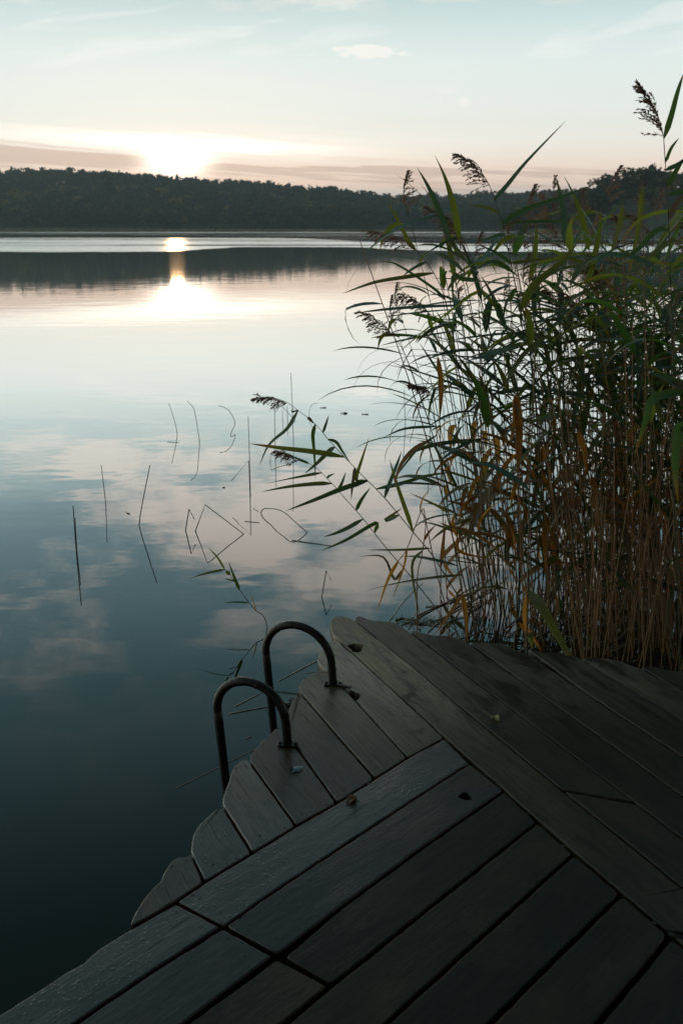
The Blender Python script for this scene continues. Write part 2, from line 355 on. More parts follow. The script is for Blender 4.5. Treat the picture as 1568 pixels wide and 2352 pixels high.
def plain_mat(name, c1, c2, scale=10., rough=.7, metallic=0., bump=.0, stretch=(1, 1, 1), spec=.5, tf=0.):
    m, t, out = material(name)
    tc = t.new('ShaderNodeTexCoord'); n = t.noise(t.mapping(tc.outputs['Object'], stretch), scale, 5, .6)
    oi = t.new('ShaderNodeObjectInfo')
    f = t.m('ADD', t.mr(n, .3, .7, 0., .8), t.m('MULTIPLY', oi.outputs['Random'], .3), clamp=True)
    col = t.mix(f, c1, c2)
    kw = dict(Base_Color=col, Roughness=rough, Metallic=metallic)
    if bump:
        b = t.new('ShaderNodeBump'); b.inputs['Distance'].default_value = bump; t.l.new(n, b.inputs['Height']); kw['Normal'] = b.outputs[0]
    p = principled(t, out, **kw); p.inputs['Specular IOR Level'].default_value = spec
    if tf:
        tr = t.new('ShaderNodeBsdfTranslucent'); t.l.new(col, tr.inputs[0]); mx = t.new('ShaderNodeMixShader'); mx.inputs[0].default_value = tf
        t.l.new(p.outputs[0], mx.inputs[1]); t.l.new(tr.outputs[0], mx.inputs[2]); t.l.new(mx.outputs[0], out.inputs[0])
    return m
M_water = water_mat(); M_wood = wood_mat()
M_hole = plain_mat('nail dent', (.004, .003, .003), (.012, .008, .006), 200., .6)
M_beam = plain_mat('old beam', (.010, .008, .006), (.03, .024, .018), 8., .8)
M_leaf = leaf_mat('green reed leaf', (.024, .058, .040), (.070, .130, .090), (.15, .27, .035), .30)
M_leafy = leaf_mat('olive reed leaf', (.05, .068, .020), (.12, .125, .042), (.36, .38, .045), .38)
M_dead = leaf_mat('orange dead reed leaf', (.26, .10, .02), (.42, .19, .05), (.80, .34, .05), .6, .6)
M_pale = leaf_mat('dry beige reed leaf', (.16, .11, .07), (.26, .19, .13), (.25, .16, .08), .6, .35)
M_stem = plain_mat('green reed stem', (.025, .036, .018), (.08, .085, .035), 6., .45)
M_dstem = plain_mat('brown dead reed stem', (.15, .075, .032), (.42, .23, .105), 5., .6, stretch=(1, 1, .3))
M_plume = plain_mat('reed plume', (.18, .10, .075), (.46, .29, .20), 30., .8, tf=.6)
M_rush = plain_mat('dark rush', (.012, .016, .014), (.04, .045, .038), 20., .5)
M_float = plain_mat('wet floating stem', (.10, .075, .055), (.25, .20, .16), 14., .3)
M_metal = plain_mat('rusty dark steel', (.003, .0028, .003), (.011, .006, .005), 60., .34, .0, .0018, spec=.28)
M_bank = plain_mat('bank soil', (.02, .022, .012), (.05, .05, .03), 2., .9)
def forest_mat(name, a, b, c, tf=.25):
    m, t, out = material(name)
    g = t.new('ShaderNodeNewGeometry')
    n = t.noise(g.outputs['Position'], .045, 2, .5); n2 = t.noise(g.outputs['Position'], .6, 2, .6)
    col = t.mix(t.mr(n2, .3, .7), a, b); col = t.mix(t.mr(n, .56, .66, 0., .85), col, c)
    p = principled(t, None, Base_Color=col, Roughness=.8); p.inputs['Specular IOR Level'].default_value = .15
    tr = t.new('ShaderNodeBsdfTranslucent'); t.l.new(col, tr.inputs[0]); mx = t.new('ShaderNodeMixShader'); mx.inputs[0].default_value = tf
    t.l.new(p.outputs[0], mx.inputs[1]); t.l.new(tr.outputs[0], mx.inputs[2]); t.l.new(mx.outputs[0], out.inputs[0]); return m
M_forest = forest_mat('mixed forest foliage', (.020, .036, .020), (.050, .070, .036), (.20, .15, .04))
M_pine = forest_mat('pine foliage', (.014, .028, .018), (.03, .05, .03), (.03, .05, .03), .1)
M_yellow = forest_mat('yellowing foliage', (.08, .085, .025), (.15, .13, .04), (.18, .12, .03))
M_bark = plain_mat('bark', (.04, .03, .022), (.10, .075, .055), 1., .9)
M_belt = plain_mat('shore reeds', (.24, .18, .10), (.42, .32, .19), .2, .85, tf=.5)

# ------------------------------------------------------------------ water and lake bed
def ring(name, pts, mat, z=0, kind='structure'):
    o = mesh(name, [(x, y, z) for x, y in pts], [tuple(range(len(pts)))], mat, smooth=False); o['kind'] = kind; return o
ring('water', [(-1290, -480), (1290, -480), (1290, 2080), (-1290, 2080)], M_water)

# ------------------------------------------------------------------ terrain beyond the lake
YS = 1.493
def px2X(px, Y): return (px-784)/1525.*Y
SKY = [(-300, 380), (0, 388), (100, 387), (200, 390), (330, 399), (500, 411), (600, 417), (700, 424), (800, 434), (880, 444), (940, 447), (1080, 444), (1150, 440), (1250, 434), (1400, 430), (2000, 425)]
def sky_y(px): return float(np.interp(px, [a for a, b in SKY], [b for a, b in SKY]))
def hills():
    xs = np.linspace(-1200, 1200, 97); ys = [514, 520, 530, 560, 600, 640, 680, 720, 780, 900, 1200]
    V, Q = [], []
    for y in ys:
        for x in xs:
            px = 784+x/720*1525; top = (526-sky_y(px))/1525*720 + HC-19.3
            h = -1.5 + 2.2*min(1, max(0, (y-514)/14.)) + max(0, top)*min(1, max(0, (y-528)/190.))**.9
            if y > 780: h *= .8
            V.append((x, y, h))
    n = len(xs)
    for j in range(len(ys)-1):
        for i in range(n-1): Q.append((j*n+i, j*n+i+1, (j+1)*n+i+1, (j+1)*n+i))
    o = mesh('hills', [(a, b*YS, c) for a, b, c in V], Q, M_bank); o['kind'] = 'structure'
    return np.array(V).reshape(len(ys), n, 3), xs, np.array(ys)
HV, HX, HY = hills()
def hz(x, y):
    i = np.interp(x, HX, np.arange(len(HX))); j = np.interp(y, HY, np.arange(len(HY)))
    i0, j0 = int(min(i, len(HX)-2)), int(min(j, len(HY)-2)); fi, fj = i-i0, j-j0
    Z = HV[:, :, 2]; return Z[j0, i0]*(1-fi)*(1-fj)+Z[j0, i0+1]*fi*(1-fj)+Z[j0+1, i0]*(1-fi)*fj+Z[j0+1, i0+1]*fi*fj
def headland_h(x, y):
    # nearer wooded point on the right
    sx = 1/(1+math.exp(-(x-120)/9.)); sy = math.exp(-((y-330)/45.)**2)
    return -1.5+(19.5*sx+2.2/(1+math.exp(-(x-88)/4.)))*sy
def headland():
    xs = np.linspace(60, 700, 90); ys = np.linspace(230, 470, 30); V, Q = [], []
    for y in ys:
        for x in xs: V.append((x, y*YS, headland_h(x, y)))
    n = len(xs)
    for j in range(len(ys)-1):
        for i in range(n-1): Q.append((j*n+i, j*n+i+1, (j+1)*n+i+1, (j+1)*n+i))
    o = mesh('headland', V, Q, M_bank); o['kind'] = 'structure'
headland()

def crown_quads(n, kind, size, rs):
    """leaf clump quads of a unit-height tree crown; z from .15 to 1"""
    P = []
    if kind == 'round':
        lobes = [(0, 0, .62, .30, .34)]+[(rs.uniform(-.2, .2), rs.uniform(-.2, .2), rs.uniform(.4, .85), rs.uniform(.12, .2), rs.uniform(.1, .18)) for _ in range(7)]
        for _ in range(n):
            cx, cy_, cz, r, h = lobes[rs.integers(len(lobes))]; d = rs.normal(size=3); d /= np.linalg.norm(d); k = rs.uniform(.55, 1.05)
            P.append((cx+d[0]*r*k, cy_+d[1]*r*k, cz+d[2]*h*k))
    elif kind == 'pine':
        lobes = [(rs.uniform(-.13, .13), rs.uniform(-.13, .13), rs.uniform(.5, .97), rs.uniform(.08, .15), rs.uniform(.04, .08)) for _ in range(9)]
        for _ in range(n):
            cx, cy_, cz, r, h = lobes[rs.integers(len(lobes))]; d = rs.normal(size=3); d /= np.linalg.norm(d); k = rs.uniform(.5, 1.1)
            P.append((cx+d[0]*r*k, cy_+d[1]*r*k, cz+d[2]*h*k))
    else:
        for _ in range(n):
            z = rs.uniform(.12, 1)**.9; r = .19*(1-z)*rs.uniform(.5, 1.15)+.01; a = rs.uniform(0, 6.28)
            P.append((math.cos(a)*r, math.sin(a)*r, z-.08*r))
    P = np.array(P); V = np.empty((len(P), 4, 3))
    for i, p in enumerate(P):
        a = rs.normal(size=3); a /= np.linalg.norm(a); b = np.cross(a, rs.normal(size=3)); b /= np.linalg.norm(b)
        s = size*rs.uniform(.6, 1.3); c = np.cross(a, b)
        V[i] = [p-a*s-b*s*.5, p+a*s*.8-b*s*.6, p+a*s+b*s*.7+c*s*.3, p-a*s*.7+b*s*.6]
    return V
def merge_trees(name, spots, variants, mat, label, cat):
    rs = np.random.default_rng(3); blocks = []
    for (x, y, z, h, w) in spots:
        v = variants[rs.integers(len(variants))]; a = rs.uniform(0, 6.28); c, s = math.cos(a), math.sin(a)
        y = y*YS; b = v.reshape(-1, 3).copy(); X = b[:, 0]*c-b[:, 1]*s; Y = b[:, 0]*s+b[:, 1]*c
        blocks.append(np.stack([x+X*h*w, y+Y*h*w, z+b[:, 2]*h], 1))
    V = np.concatenate(blocks); Q = np.arange(len(V)).reshape(-1, 4)
    o = npmesh(name, V, Q, mat); tag(o, label, cat, kind='stuff'); return o
rsv = np.random.default_rng(11)
v_round = [crown_quads(110, 'round', .062, rsv) for _ in range(5)]
v_pine = [crown_quads(120, 'pine', .055, rsv) for _ in range(4)]
v_spr = [crown_quads(110, 'spruce', .045, rsv) for _ in range(3)]
spots_r, spots_p = [], []
for y in np.arange(534, 770, 7.5):
    for x in np.arange(-560, 520, 7.5):
        xx = x+rng.uniform(-3, 3); yy = y+rng.uniform(-3, 3); h = rng.uniform(12, 19)
        # let the crown heights swell and dip slowly along the hill
        h *= 1+.13*math.sin(xx*.031+yy*.05)+.10*math.sin(xx*.083+2)
        z = hz(xx, yy)-1.2
        if yy > 700: h = rng.uniform(10, 19.5)
        (spots_p if (yy > 660 or rng.random() < .2) else spots_r).append((xx, yy, z, h, rng.uniform(.8, 1.5)))
merge_trees('far_forest', spots_r, v_round, M_forest, 'dark mixed forest covering the hillside across the lake', 'forest')
merge_trees('ridge_pines', spots_p, v_pine+v_round[:3]+v_spr[:2], M_pine, 'bluish pine wood along the skyline of the far hill', 'forest')
hs = []
for y in np.arange(300, 400, 7):
    for x in np.arange(96, 420, 7):
        xx = x+rng.uniform(-3, 3); yy = y+rng.uniform(-3, 3)
        hs.append((xx, yy, headland_h(xx, yy)-1, rng.uniform(8, 15), rng.uniform(.9, 1.3)))
merge_trees('headland_wood', hs, v_round, M_forest, 'green wood on the nearer wooded point at the right', 'forest')
# reed belt on the far shore
def belt():
    rs = np.random.default_rng(5); n = 9000
    x = rs.uniform(-620, 620, n); y = 517+rs.uniform(0, 12, n)+3*np.sin(x*.02)
    y2 = y
    h = (1.7+1.3*np.clip((-x)/350, -.5, 1))*rs.uniform(.7, 1.3, n); w = rs.uniform(.5, 1.3, n)
    m = (x > 85) & (rs.uniform(size=n) < .75); y[m] = 288+rs.uniform(0, 10, m.sum())-0.03*(x[m]-85); h[m] = rs.uniform(1.2, 2.4, m.sum())
    y = y*YS
    V = np.stack([np.stack([x-w/2, y, np.full(n, -.3)], 1), np.stack([x+w/2, y+.3, np.full(n, -.3)], 1), np.stack([x+w*.25, y+.1, h], 1), np.stack([x-w*.2, y, h*.9], 1)], 1)
    o = npmesh('shore_reeds', V.reshape(-1, 3), np.arange(n*4).reshape(-1, 4), M_belt); tag(o, 'low tan reed belt along the foot of the far shore', 'reeds', kind='stuff')
belt()
# trees one can tell apart
def make_tree(kind, mat, label, cat, loc, h, w, nm, seed, n=420, group=None):
    rs = np.random.default_rng(seed); t = thing(nm, label, cat, loc, group)
    q = crown_quads(n, kind, .035 if kind != 'round' else .045, rs).reshape(-1, 3); q[:, :2] *= h*w; q[:, 2] *= h
    npmesh('crown', q, np.arange(len(q)).reshape(-1, 4), mat, t)
    P = [Vector((0, 0, -1)), Vector((.1, 0, h*.3)), Vector((.2*w, .1, h*.6)), Vector((0, 0, h*.9))]
    V, Fc = tube(smooth_path(P, 3), h*.018, h*.004, 6)
    for k in range(5):
        z = h*(.35+.1*k); a = rs.uniform(0, 6.28); e = Vector((math.cos(a)*h*.14*w, math.sin(a)*h*.14*w, z+h*.08))
        tube([Vector((.1, 0, z)), e.lerp(Vector((0, 0, z)), .4), e], h*.007, h*.002, 4, V, Fc)
    mesh('trunk', V, Fc, M_bark, t); return t
def tree_at(px, ytop, Y, zf, **k):
    X = px2X(px, Y); z = zf(X, Y); ztop = HC+(526-ytop)/1525*Y
    return make_tree(loc=(X, Y*YS, z-.5), h=max(5, ztop-z), **k)
tree_at(256, 390, 600, hz, kind='round', mat=M_pine, label='tall dark columnar tree standing above the wood left of the sun', cat='tree', w=.42, nm='columnar_tree', seed=1)
tree_at(992, 437, 690, hz, kind='round', mat=M_pine, label='round crowned tree bulging above the middle of the far skyline', cat='tree', w=.9, nm='round_tree', seed=2)
tree_at(1430, 392, 325, headland_h, kind='round', mat=M_pine, label='leftmost tall pine on the top of the right hand point', cat='tree', w=.5, nm='pine_tree', seed=3)
tree_at(1484, 380, 322, headland_h, kind='round', mat=M_pine, label='tallest ragged pine on the right hand point', cat='tree', w=.5, nm='pine_tree', seed=4)
tree_at(1562, 392, 318, headland_h, kind='spruce', mat=M_pine, label='pointed spruce at the right edge beyond the reeds', cat='tree', w=1.0, nm='spruce_tree', seed=5)
tree_at(1516, 400, 330, headland_h, kind='spruce', mat=M_pine, label='smaller pointed spruce between the tallest pine and the edge of the picture', cat='tree', w=.9, nm='spruce_tree', seed=6)
for k, (px, yt) in enumerate([(1290, 470), (1325, 455), (1255, 492), (1360, 440)]):
    tree_at(px, yt, 296, headland_h, kind='round', mat=M_yellow if k < 2 else M_forest, w=1.3, nm='shore_tree', seed=20+k, cat='tree',
            label=['light green bushy tree at the foot of the right hand point', 'larger pale green tree next up the slope of the point',
                   'low bush like tree at the very tip of the right hand point', 'dark round tree on the slope of the point behind the pale ones'][k])
t0 = None
rt = np.random.default_rng(77)
protos = []
for k in range(8):
    protos.append((['round', 'round', 'round', 'round'][k % 4], M_yellow if k in (2, 6) else M_forest, 30+k))
made = []
for k, px in enumerate(np.linspace(-60, 1240, 92)):
    px = px+rt.uniform(-6, 6); X = px2X(px, 532+rt.uniform(0, 8)); Y = 533+rt.uniform(0, 10); h = rt.uniform(9, 17)
    if k < 8:
        kd, mt, sd_ = protos[k]
        t = make_tree(kd, mt, 'one of the shaggy broadleaf trees lining the far shore', 'tree', (0, 0, 0), 14, 1., 'shore_tree', sd_, 260, 'broadleaf trees lining the far shore'); made.append(t)
    else: t = copy_tree(made[rt.choice([0, 1, 3, 4, 5, 7, 0, 1, 3, 4, 2])])
    s = h/14; t.scale = (s*rt.uniform(.9, 1.3), s*1.1, s); t.rotation_euler = (0, 0, rt.uniform(0, 6.28)); t.location = (X, Y*YS, hz(X, Y)-.6)

# ------------------------------------------------------------------ deck
DECK = thing('wooden_deck', 'weathered wet bathing deck of dark planks with scalloped edges standing over the lake', 'deck', (.4, 1.3, 0))
def offset_poly(P, d):
    n = len(P); out = []
    for i in range(n):
        a, b, c = P[i-1], P[i], P[(i+1) % n]
        e1 = (b-a).normalized(); e2 = (c-b).normalized()
        n1 = Vector((-e1.y, e1.x)); n2 = Vector((-e2.y, e2.x))
        k = n1+n2
        if k.length < .3: out.append(b+n1*d); continue
        k.normalize(); out.append(b+k*(d/max(.5, k.dot(n1))))
    return out
def area(P): return sum(P[i-1].x*P[i].y-P[i].x*P[i-1].y for i in range(len(P)))/2
def round_poly(P, r):
    out = []; n = len(P)
    for i in range(n):
        a, b, c = P[i-1], P[i], P[(i+1) % n]; u = a-b; v = c-b
        if u.length < 1e-5 or v.length < 1e-5: continue
        ang = u.angle(v)
        if ang < R(155):
            k = min(r, u.length*.4, v.length*.4); p = b+u.normalized()*k; q = b+v.normalized()*k
            out += [p, (p+q)*.25+b*.5, q]
        else: out.append(b)
    return out
def resample(P, step, jit, rs):
    out = []; n = len(P)
    for i in range(n):
        a, b = P[i], P[(i+1) % n]; L = (b-a).length; k = max(1, int(L/step))
        nrm = Vector((-(b-a).y, (b-a).x)).normalized() if L > 1e-6 else Vector((0, 0))
        for j in range(k): out.append(a.lerp(b, j/k)+(nrm*float(rs.normal())*jit if (j or L < step) else Vector((0, 0))))
    return out
DIRA = Vector((math.sin(R(43.2)), math.cos(R(43.2)))); DIRB = Vector((math.sin(R(-25.5)), math.cos(R(-25.5))))
plank_n = [0]
def plank(px, along, inset, dry=.3, wet=.3, rnd=.012, cut=None, label=None, nails=()):
    k = plank_n[0] = plank_n[0]+1; rs = np.random.default_rng(100+k)
    P = [wat(x, y, ZD).xy for x, y in px]
    if area(P) < 0: P = P[::-1]
    P = offset_poly(P, inset); P = round_poly(P, rnd); P = resample(P, .022, .0006, rs)
    d = DIRA if along == 'A' else DIRB
    cen = Vector((sum(p.x for p in P)/len(P), sum(p.y for p in P)/len(P))); ang = math.atan2(d.y, d.x); ca, sa = math.cos(-ang), math.sin(-ang)
    P = [Vector(((p-cen).x*ca-(p-cen).y*sa, (p-cen).x*sa+(p-cen).y*ca)) for p in P]
    bw = .0048 if along == 'A' else .0038
    rings = [(bw, 0), (bw*.45, -.0012), (.0009, -.0042), (0, -.009), (0, -.042)]
    V, Fc, mi = [], [], []; n = len(P)
    for dd, z in rings: V += [(q.x, q.y, z) for q in offset_poly(P, dd)]
    Fc.append(tuple(range(n))); mi.append(0)
    for r in range(len(rings)-1):
        for i in range(n):
            a = r*n+i; b = r*n+(i+1) % n; Fc.append((a, a+n, b+n, b)); mi.append(0)
    Fc.append(tuple((len(rings)-1)*n+i for i in range(n))[::-1]); mi.append(0)
    # nail dents, two at each end and a pair at every joist
    xs = [p.x for p in P]; L0, L1 = min(xs), max(xs); w = max(abs(p.y) for p in P)
    if not nails:
        ss = [L0+.05, L1-.035] + [L0+.05+q for q in np.arange(.55, L1-L0-.2, .55)]
        for s in ss:
            band = [p.y for p in P if abs(p.x-s) < .03]
            if len(band) < 2: continue
            lo_, hi_ = min(band), max(band)
            if hi_-lo_ < .05: continue
            for f in (.24, .76): nails = list(nails)+[(s+rs.uniform(-.012, .012), lo_+(hi_-lo_)*(f+rs.uniform(-.07, .07)))]
    for (x, y) in nails:
        b = len(V); r = rs.uniform(.0030, .0044)
        for q in range(8): a = q*math.pi/4; V.append((x+math.cos(a)*r, y+math.sin(a)*r, .0006))
        Fc.append(tuple(range(b, b+8))); mi.append(1)
    # drying cracks running in from the ends along the grain
    for q in range(int(rs.integers(1, 5))):
        end = L0 if rs.random() < .5 else L1; sg = 1 if end == L0 else -1
        if rs.random() < .35: end += sg*rs.uniform(.1, .5)*(L1-L0)
        band = [p.y for p in P if abs(p.x-(end+sg*.02)) < .04]
        y = rs.uniform(min(band), max(band))*.8 if len(band) > 1 else rs.uniform(-w, w)*.6
        ln_ = rs.uniform(.04, .16); x = end+sg*rs.uniform(.012, .03); m = 7; b = len(V); ys = y
        for i_ in range(m+1):
            hw = .0011*math.sin(math.pi*min(1, i_/m+.12))*rs.uniform(.7, 1.2); V += [(x, ys-hw, .0005), (x, ys+hw, .0005)]
            x += sg*ln_/m; ys += rs.normal()*.0009
        if all(min(p.y for p in P)+.012 < V[-1-i_][1] < max(p.y for p in P)-.012 and L0 < V[-1-i_][0] < L1 for i_ in range(2*m)) and x > L0+.01 and x < L1-.01:
            for i_ in range(m): a = b+2*i_; Fc.append((a, a+2, a+3, a+1) if sg > 0 else (a, a+1, a+3, a+2)); mi.append(1)
        else: del V[b:]
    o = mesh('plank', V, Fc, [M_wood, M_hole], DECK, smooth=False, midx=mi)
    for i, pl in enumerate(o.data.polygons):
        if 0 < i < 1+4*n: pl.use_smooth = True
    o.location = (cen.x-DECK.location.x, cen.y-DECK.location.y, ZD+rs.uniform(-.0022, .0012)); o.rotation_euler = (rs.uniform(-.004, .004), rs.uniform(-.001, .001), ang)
    o['dry'] = float(dry); o['wet'] = float(wet)  # dry: weathered patches, and each board's share of the painted light falloff
    if label: o['label'] = label
    if cut:
        bpy.context.view_layer.update()
        for (cx, cyy, rx, ry, rot) in cut:
            c = wat(cx, cyy, ZD); cv, cf = [], []; m = 14
            for zz in (-.12, .06):
                for q in range(m):
                    a = 2*math.pi*q/m; rr = 1+.16*math.sin(3*a+cx)+.08*math.sin(5*a)
                    x, y = math.cos(a)*rx*rr, math.sin(a)*ry*rr
                    cv.append((c.x+x*math.cos(rot)-y*math.sin(rot), c.y+x*math.sin(rot)+y*math.cos(rot), ZD+zz))
            for q in range(m): cf.append((q, (q+1) % m, m+(q+1) % m, m+q))
            cf += [tuple(range(m))[::-1], tuple(range(m, 2*m))]
            co_ = mesh('cutter', cv, cf, M_wood, smooth=False)
            md = o.modifiers.new('b', 'BOOLEAN'); md.object = co_; md.operation = 'DIFFERENCE'; md.solver = 'EXACT'
            bpy.context.view_layer.update()
            me = bpy.data.meshes.new_from_object(o.evaluated_get(bpy.context.evaluated_depsgraph_get()))
            o.modifiers.clear(); o.data = me; bpy.data.objects.remove(co_)
    return o
L0 = [(800, 1492), (810, 1499), (911, 1592), (1021, 1693), (1086, 1752), (1160, 1817), (1237, 1885), (1320, 1958), (1430, 2052), (1534, 2140), (1720, 2300), (1950, 2500)]
L1 = [(815, 1424), (951, 1533), (1066, 1630), (1289, 1813), (1568, 2038), (1800, 2226), (2000, 2390)]
L2 = [(940, 1449), (1066, 1545), (1260, 1692), (1459, 1843), (1568, 1926), (1760, 2072), (2000, 2255)]
L3 = [(1074, 1475), (1227, 1584), (1403, 1709), (1507, 1785), (1700, 1922), (2000, 2136)]
L4 = [(1208, 1498), (1342, 1589), (1436, 1652), (1568, 1739), (1760, 1866), (2000, 2025)]
L5 = [(1333, 1513), (1400, 1554), (1490, 1607), (1568, 1654), (1760, 1768), (2000, 1910)]
L6 = [(1467, 1533), (1568, 1590), (1760, 1698), (2000, 1833)]
L7 = [(1620, 1552), (1760, 1630), (2000, 1762)]
L8 = [(1790, 1580), (2000, 1692)]
# the long boards on the right
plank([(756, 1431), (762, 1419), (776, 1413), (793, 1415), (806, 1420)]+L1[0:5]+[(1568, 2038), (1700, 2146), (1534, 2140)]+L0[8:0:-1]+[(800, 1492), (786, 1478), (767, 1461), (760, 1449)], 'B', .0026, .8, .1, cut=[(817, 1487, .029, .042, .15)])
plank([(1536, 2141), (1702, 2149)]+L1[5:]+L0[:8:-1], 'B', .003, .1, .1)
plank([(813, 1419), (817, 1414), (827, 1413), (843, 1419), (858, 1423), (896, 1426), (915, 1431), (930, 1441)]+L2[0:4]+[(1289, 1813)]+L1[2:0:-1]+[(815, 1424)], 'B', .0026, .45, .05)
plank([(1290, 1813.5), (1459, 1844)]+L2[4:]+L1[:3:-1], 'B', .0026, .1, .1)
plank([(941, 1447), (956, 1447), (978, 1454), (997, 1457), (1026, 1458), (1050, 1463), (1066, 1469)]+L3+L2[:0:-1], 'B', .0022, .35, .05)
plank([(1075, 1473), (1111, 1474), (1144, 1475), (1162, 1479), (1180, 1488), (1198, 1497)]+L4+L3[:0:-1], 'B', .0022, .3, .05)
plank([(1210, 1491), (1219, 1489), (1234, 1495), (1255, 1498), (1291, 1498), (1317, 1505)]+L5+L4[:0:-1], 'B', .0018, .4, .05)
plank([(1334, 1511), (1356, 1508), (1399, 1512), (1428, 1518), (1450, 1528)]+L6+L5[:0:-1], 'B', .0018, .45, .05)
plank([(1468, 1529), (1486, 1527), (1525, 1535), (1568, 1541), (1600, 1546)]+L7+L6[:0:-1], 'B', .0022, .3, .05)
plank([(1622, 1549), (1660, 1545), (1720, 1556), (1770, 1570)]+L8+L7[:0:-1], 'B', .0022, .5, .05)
# the short boards on the left
T0 = lambda a, b: (a, b)
G1 = [(750, 1541), (769, 1557), (815, 1607), (896, 1696), (936, 1740)]
G2 = [(688, 1589), (778, 1693), (861, 1788)]
G3 = [(647, 1672), (672, 1703), (774, 1844)]
G4 = [(571, 1745), (680, 1897)]
G5 = [(508, 1846), (580, 1959)]
G6 = [(437, 1958), (469, 2026)]
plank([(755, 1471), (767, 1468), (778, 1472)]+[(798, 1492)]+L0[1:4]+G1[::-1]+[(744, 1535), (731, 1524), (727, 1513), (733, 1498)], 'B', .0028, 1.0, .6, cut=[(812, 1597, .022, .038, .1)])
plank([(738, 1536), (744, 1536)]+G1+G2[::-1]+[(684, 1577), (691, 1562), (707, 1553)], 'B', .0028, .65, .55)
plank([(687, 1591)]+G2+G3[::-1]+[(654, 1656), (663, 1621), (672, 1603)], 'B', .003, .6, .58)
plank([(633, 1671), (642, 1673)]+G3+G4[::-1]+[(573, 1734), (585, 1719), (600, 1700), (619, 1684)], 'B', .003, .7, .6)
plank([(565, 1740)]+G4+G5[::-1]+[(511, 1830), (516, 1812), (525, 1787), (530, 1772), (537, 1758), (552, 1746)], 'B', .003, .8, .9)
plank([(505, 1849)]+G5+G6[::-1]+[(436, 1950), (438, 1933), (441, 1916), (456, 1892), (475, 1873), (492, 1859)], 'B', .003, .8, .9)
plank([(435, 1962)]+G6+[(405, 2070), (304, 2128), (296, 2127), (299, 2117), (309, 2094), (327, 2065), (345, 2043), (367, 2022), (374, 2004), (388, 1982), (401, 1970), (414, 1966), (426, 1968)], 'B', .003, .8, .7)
# boards running towards upper right
T0l = [(405, 2071), (470, 2027), (580, 1960), (680, 1898), (774, 1845), (861, 1789), (936, 1741), (1021, 1696)]
T1 = [(516, 2128), (597, 2069), (784, 1945), (930, 1849), (1078, 1753)]
T2 = [(637, 2193), (784, 2082), (960, 1953), (1157, 1815)]
T3 = [(762, 2261), (1000, 2072), (1234, 1886)]
T4 = [(700, 2518), (884, 2352), (1100, 2156), (1317, 1960)]
T5 = [(940, 2536), (1124, 2352), (1280, 2196), (1427, 2052)]
T6 = [(1220, 2522), (1369, 2352), (1460, 2246), (1538, 2150)]
T7 = [(1470, 2545), (1570, 2420), (1660, 2260)]
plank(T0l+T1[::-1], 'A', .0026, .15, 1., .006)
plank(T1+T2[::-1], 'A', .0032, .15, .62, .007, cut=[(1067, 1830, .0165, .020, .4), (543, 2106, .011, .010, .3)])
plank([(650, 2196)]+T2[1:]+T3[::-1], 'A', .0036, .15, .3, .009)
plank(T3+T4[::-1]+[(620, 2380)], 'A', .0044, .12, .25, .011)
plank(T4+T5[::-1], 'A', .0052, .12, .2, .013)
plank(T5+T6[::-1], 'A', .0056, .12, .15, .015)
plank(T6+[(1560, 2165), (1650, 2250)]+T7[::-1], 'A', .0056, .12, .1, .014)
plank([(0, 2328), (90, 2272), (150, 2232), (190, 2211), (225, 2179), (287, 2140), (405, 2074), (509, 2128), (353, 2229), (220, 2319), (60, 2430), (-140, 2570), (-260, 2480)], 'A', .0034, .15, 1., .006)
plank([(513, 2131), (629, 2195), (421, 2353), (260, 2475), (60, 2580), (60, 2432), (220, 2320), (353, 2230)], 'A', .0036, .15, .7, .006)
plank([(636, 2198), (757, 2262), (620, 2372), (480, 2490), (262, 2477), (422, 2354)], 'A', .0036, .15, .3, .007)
# under-structure
def box(cx, cy_, cz, lx, ly, lz, rot, V, Fc):
    b = len(V); c, s = math.cos(rot), math.sin(rot)
    for dx, dy, dz in [(-1, -1, -1), (1, -1, -1), (1, 1, -1), (-1, 1, -1), (-1, -1, 1), (1, -1, 1), (1, 1, 1), (-1, 1, 1)]:
        x, y = dx*lx/2, dy*ly/2; V.append(Vector((cx+x*c-y*s, cy_+x*s+y*c, cz+dz*lz/2)))
    for f in [(0, 3, 2, 1), (4, 5, 6, 7), (0, 1, 5, 4), (1, 2, 6, 5), (2, 3, 7, 6), (3, 0, 4, 7)]: Fc.append(tuple(b+i for i in f))
def under(name, a, b, w, h, z):
    A_, B_ = wat(*a, ZD), wat(*b, ZD); V, Fc = [], []; mid = (A_+B_)/2; d = B_-A_
    box(mid.x, mid.y, z, d.length, w, h, math.atan2(d.y, d.x), V, Fc)
    o = mesh(name, [v-DECK.location for v in V], Fc, M_beam, DECK, smooth=False); return o
under('beam', (840, 1510), (1750, 1680), .09, .12, ZD-.106)
under('beam', (770, 1560), (960, 1720), .08, .12, ZD-.106)
under('beam', (690, 1765), (860, 1625), .07, .10, ZD-.095)
under('beam', (430, 2060), (720, 1830), .07, .10, ZD-.095)
under('beam', (470, 2130), (1000, 1740), .12, .12, ZD-.110)
under('beam', (1010, 1700), (1600, 2210), .12, .12, ZD-.110)
under('beam', (300, 2250), (900, 2480), .08, .12, ZD-.115)
under('beam', (760, 2090), (1420, 2420), .08, .12, ZD-.118)
for k, (x, y) in enumerate([(860, 1520), (700, 1720), (470, 2060), (1250, 1620), (1560, 1660), (1000, 1780), (250, 2300)]):
    c = wat(x, y, ZD); V, Fc = tube([Vector((c.x, c.y, -1.2))-DECK.location, Vector((c.x, c.y, ZD-.17))-DECK.location], .06, .058, 10)
    mesh('post', V, Fc, M_beam, DECK)

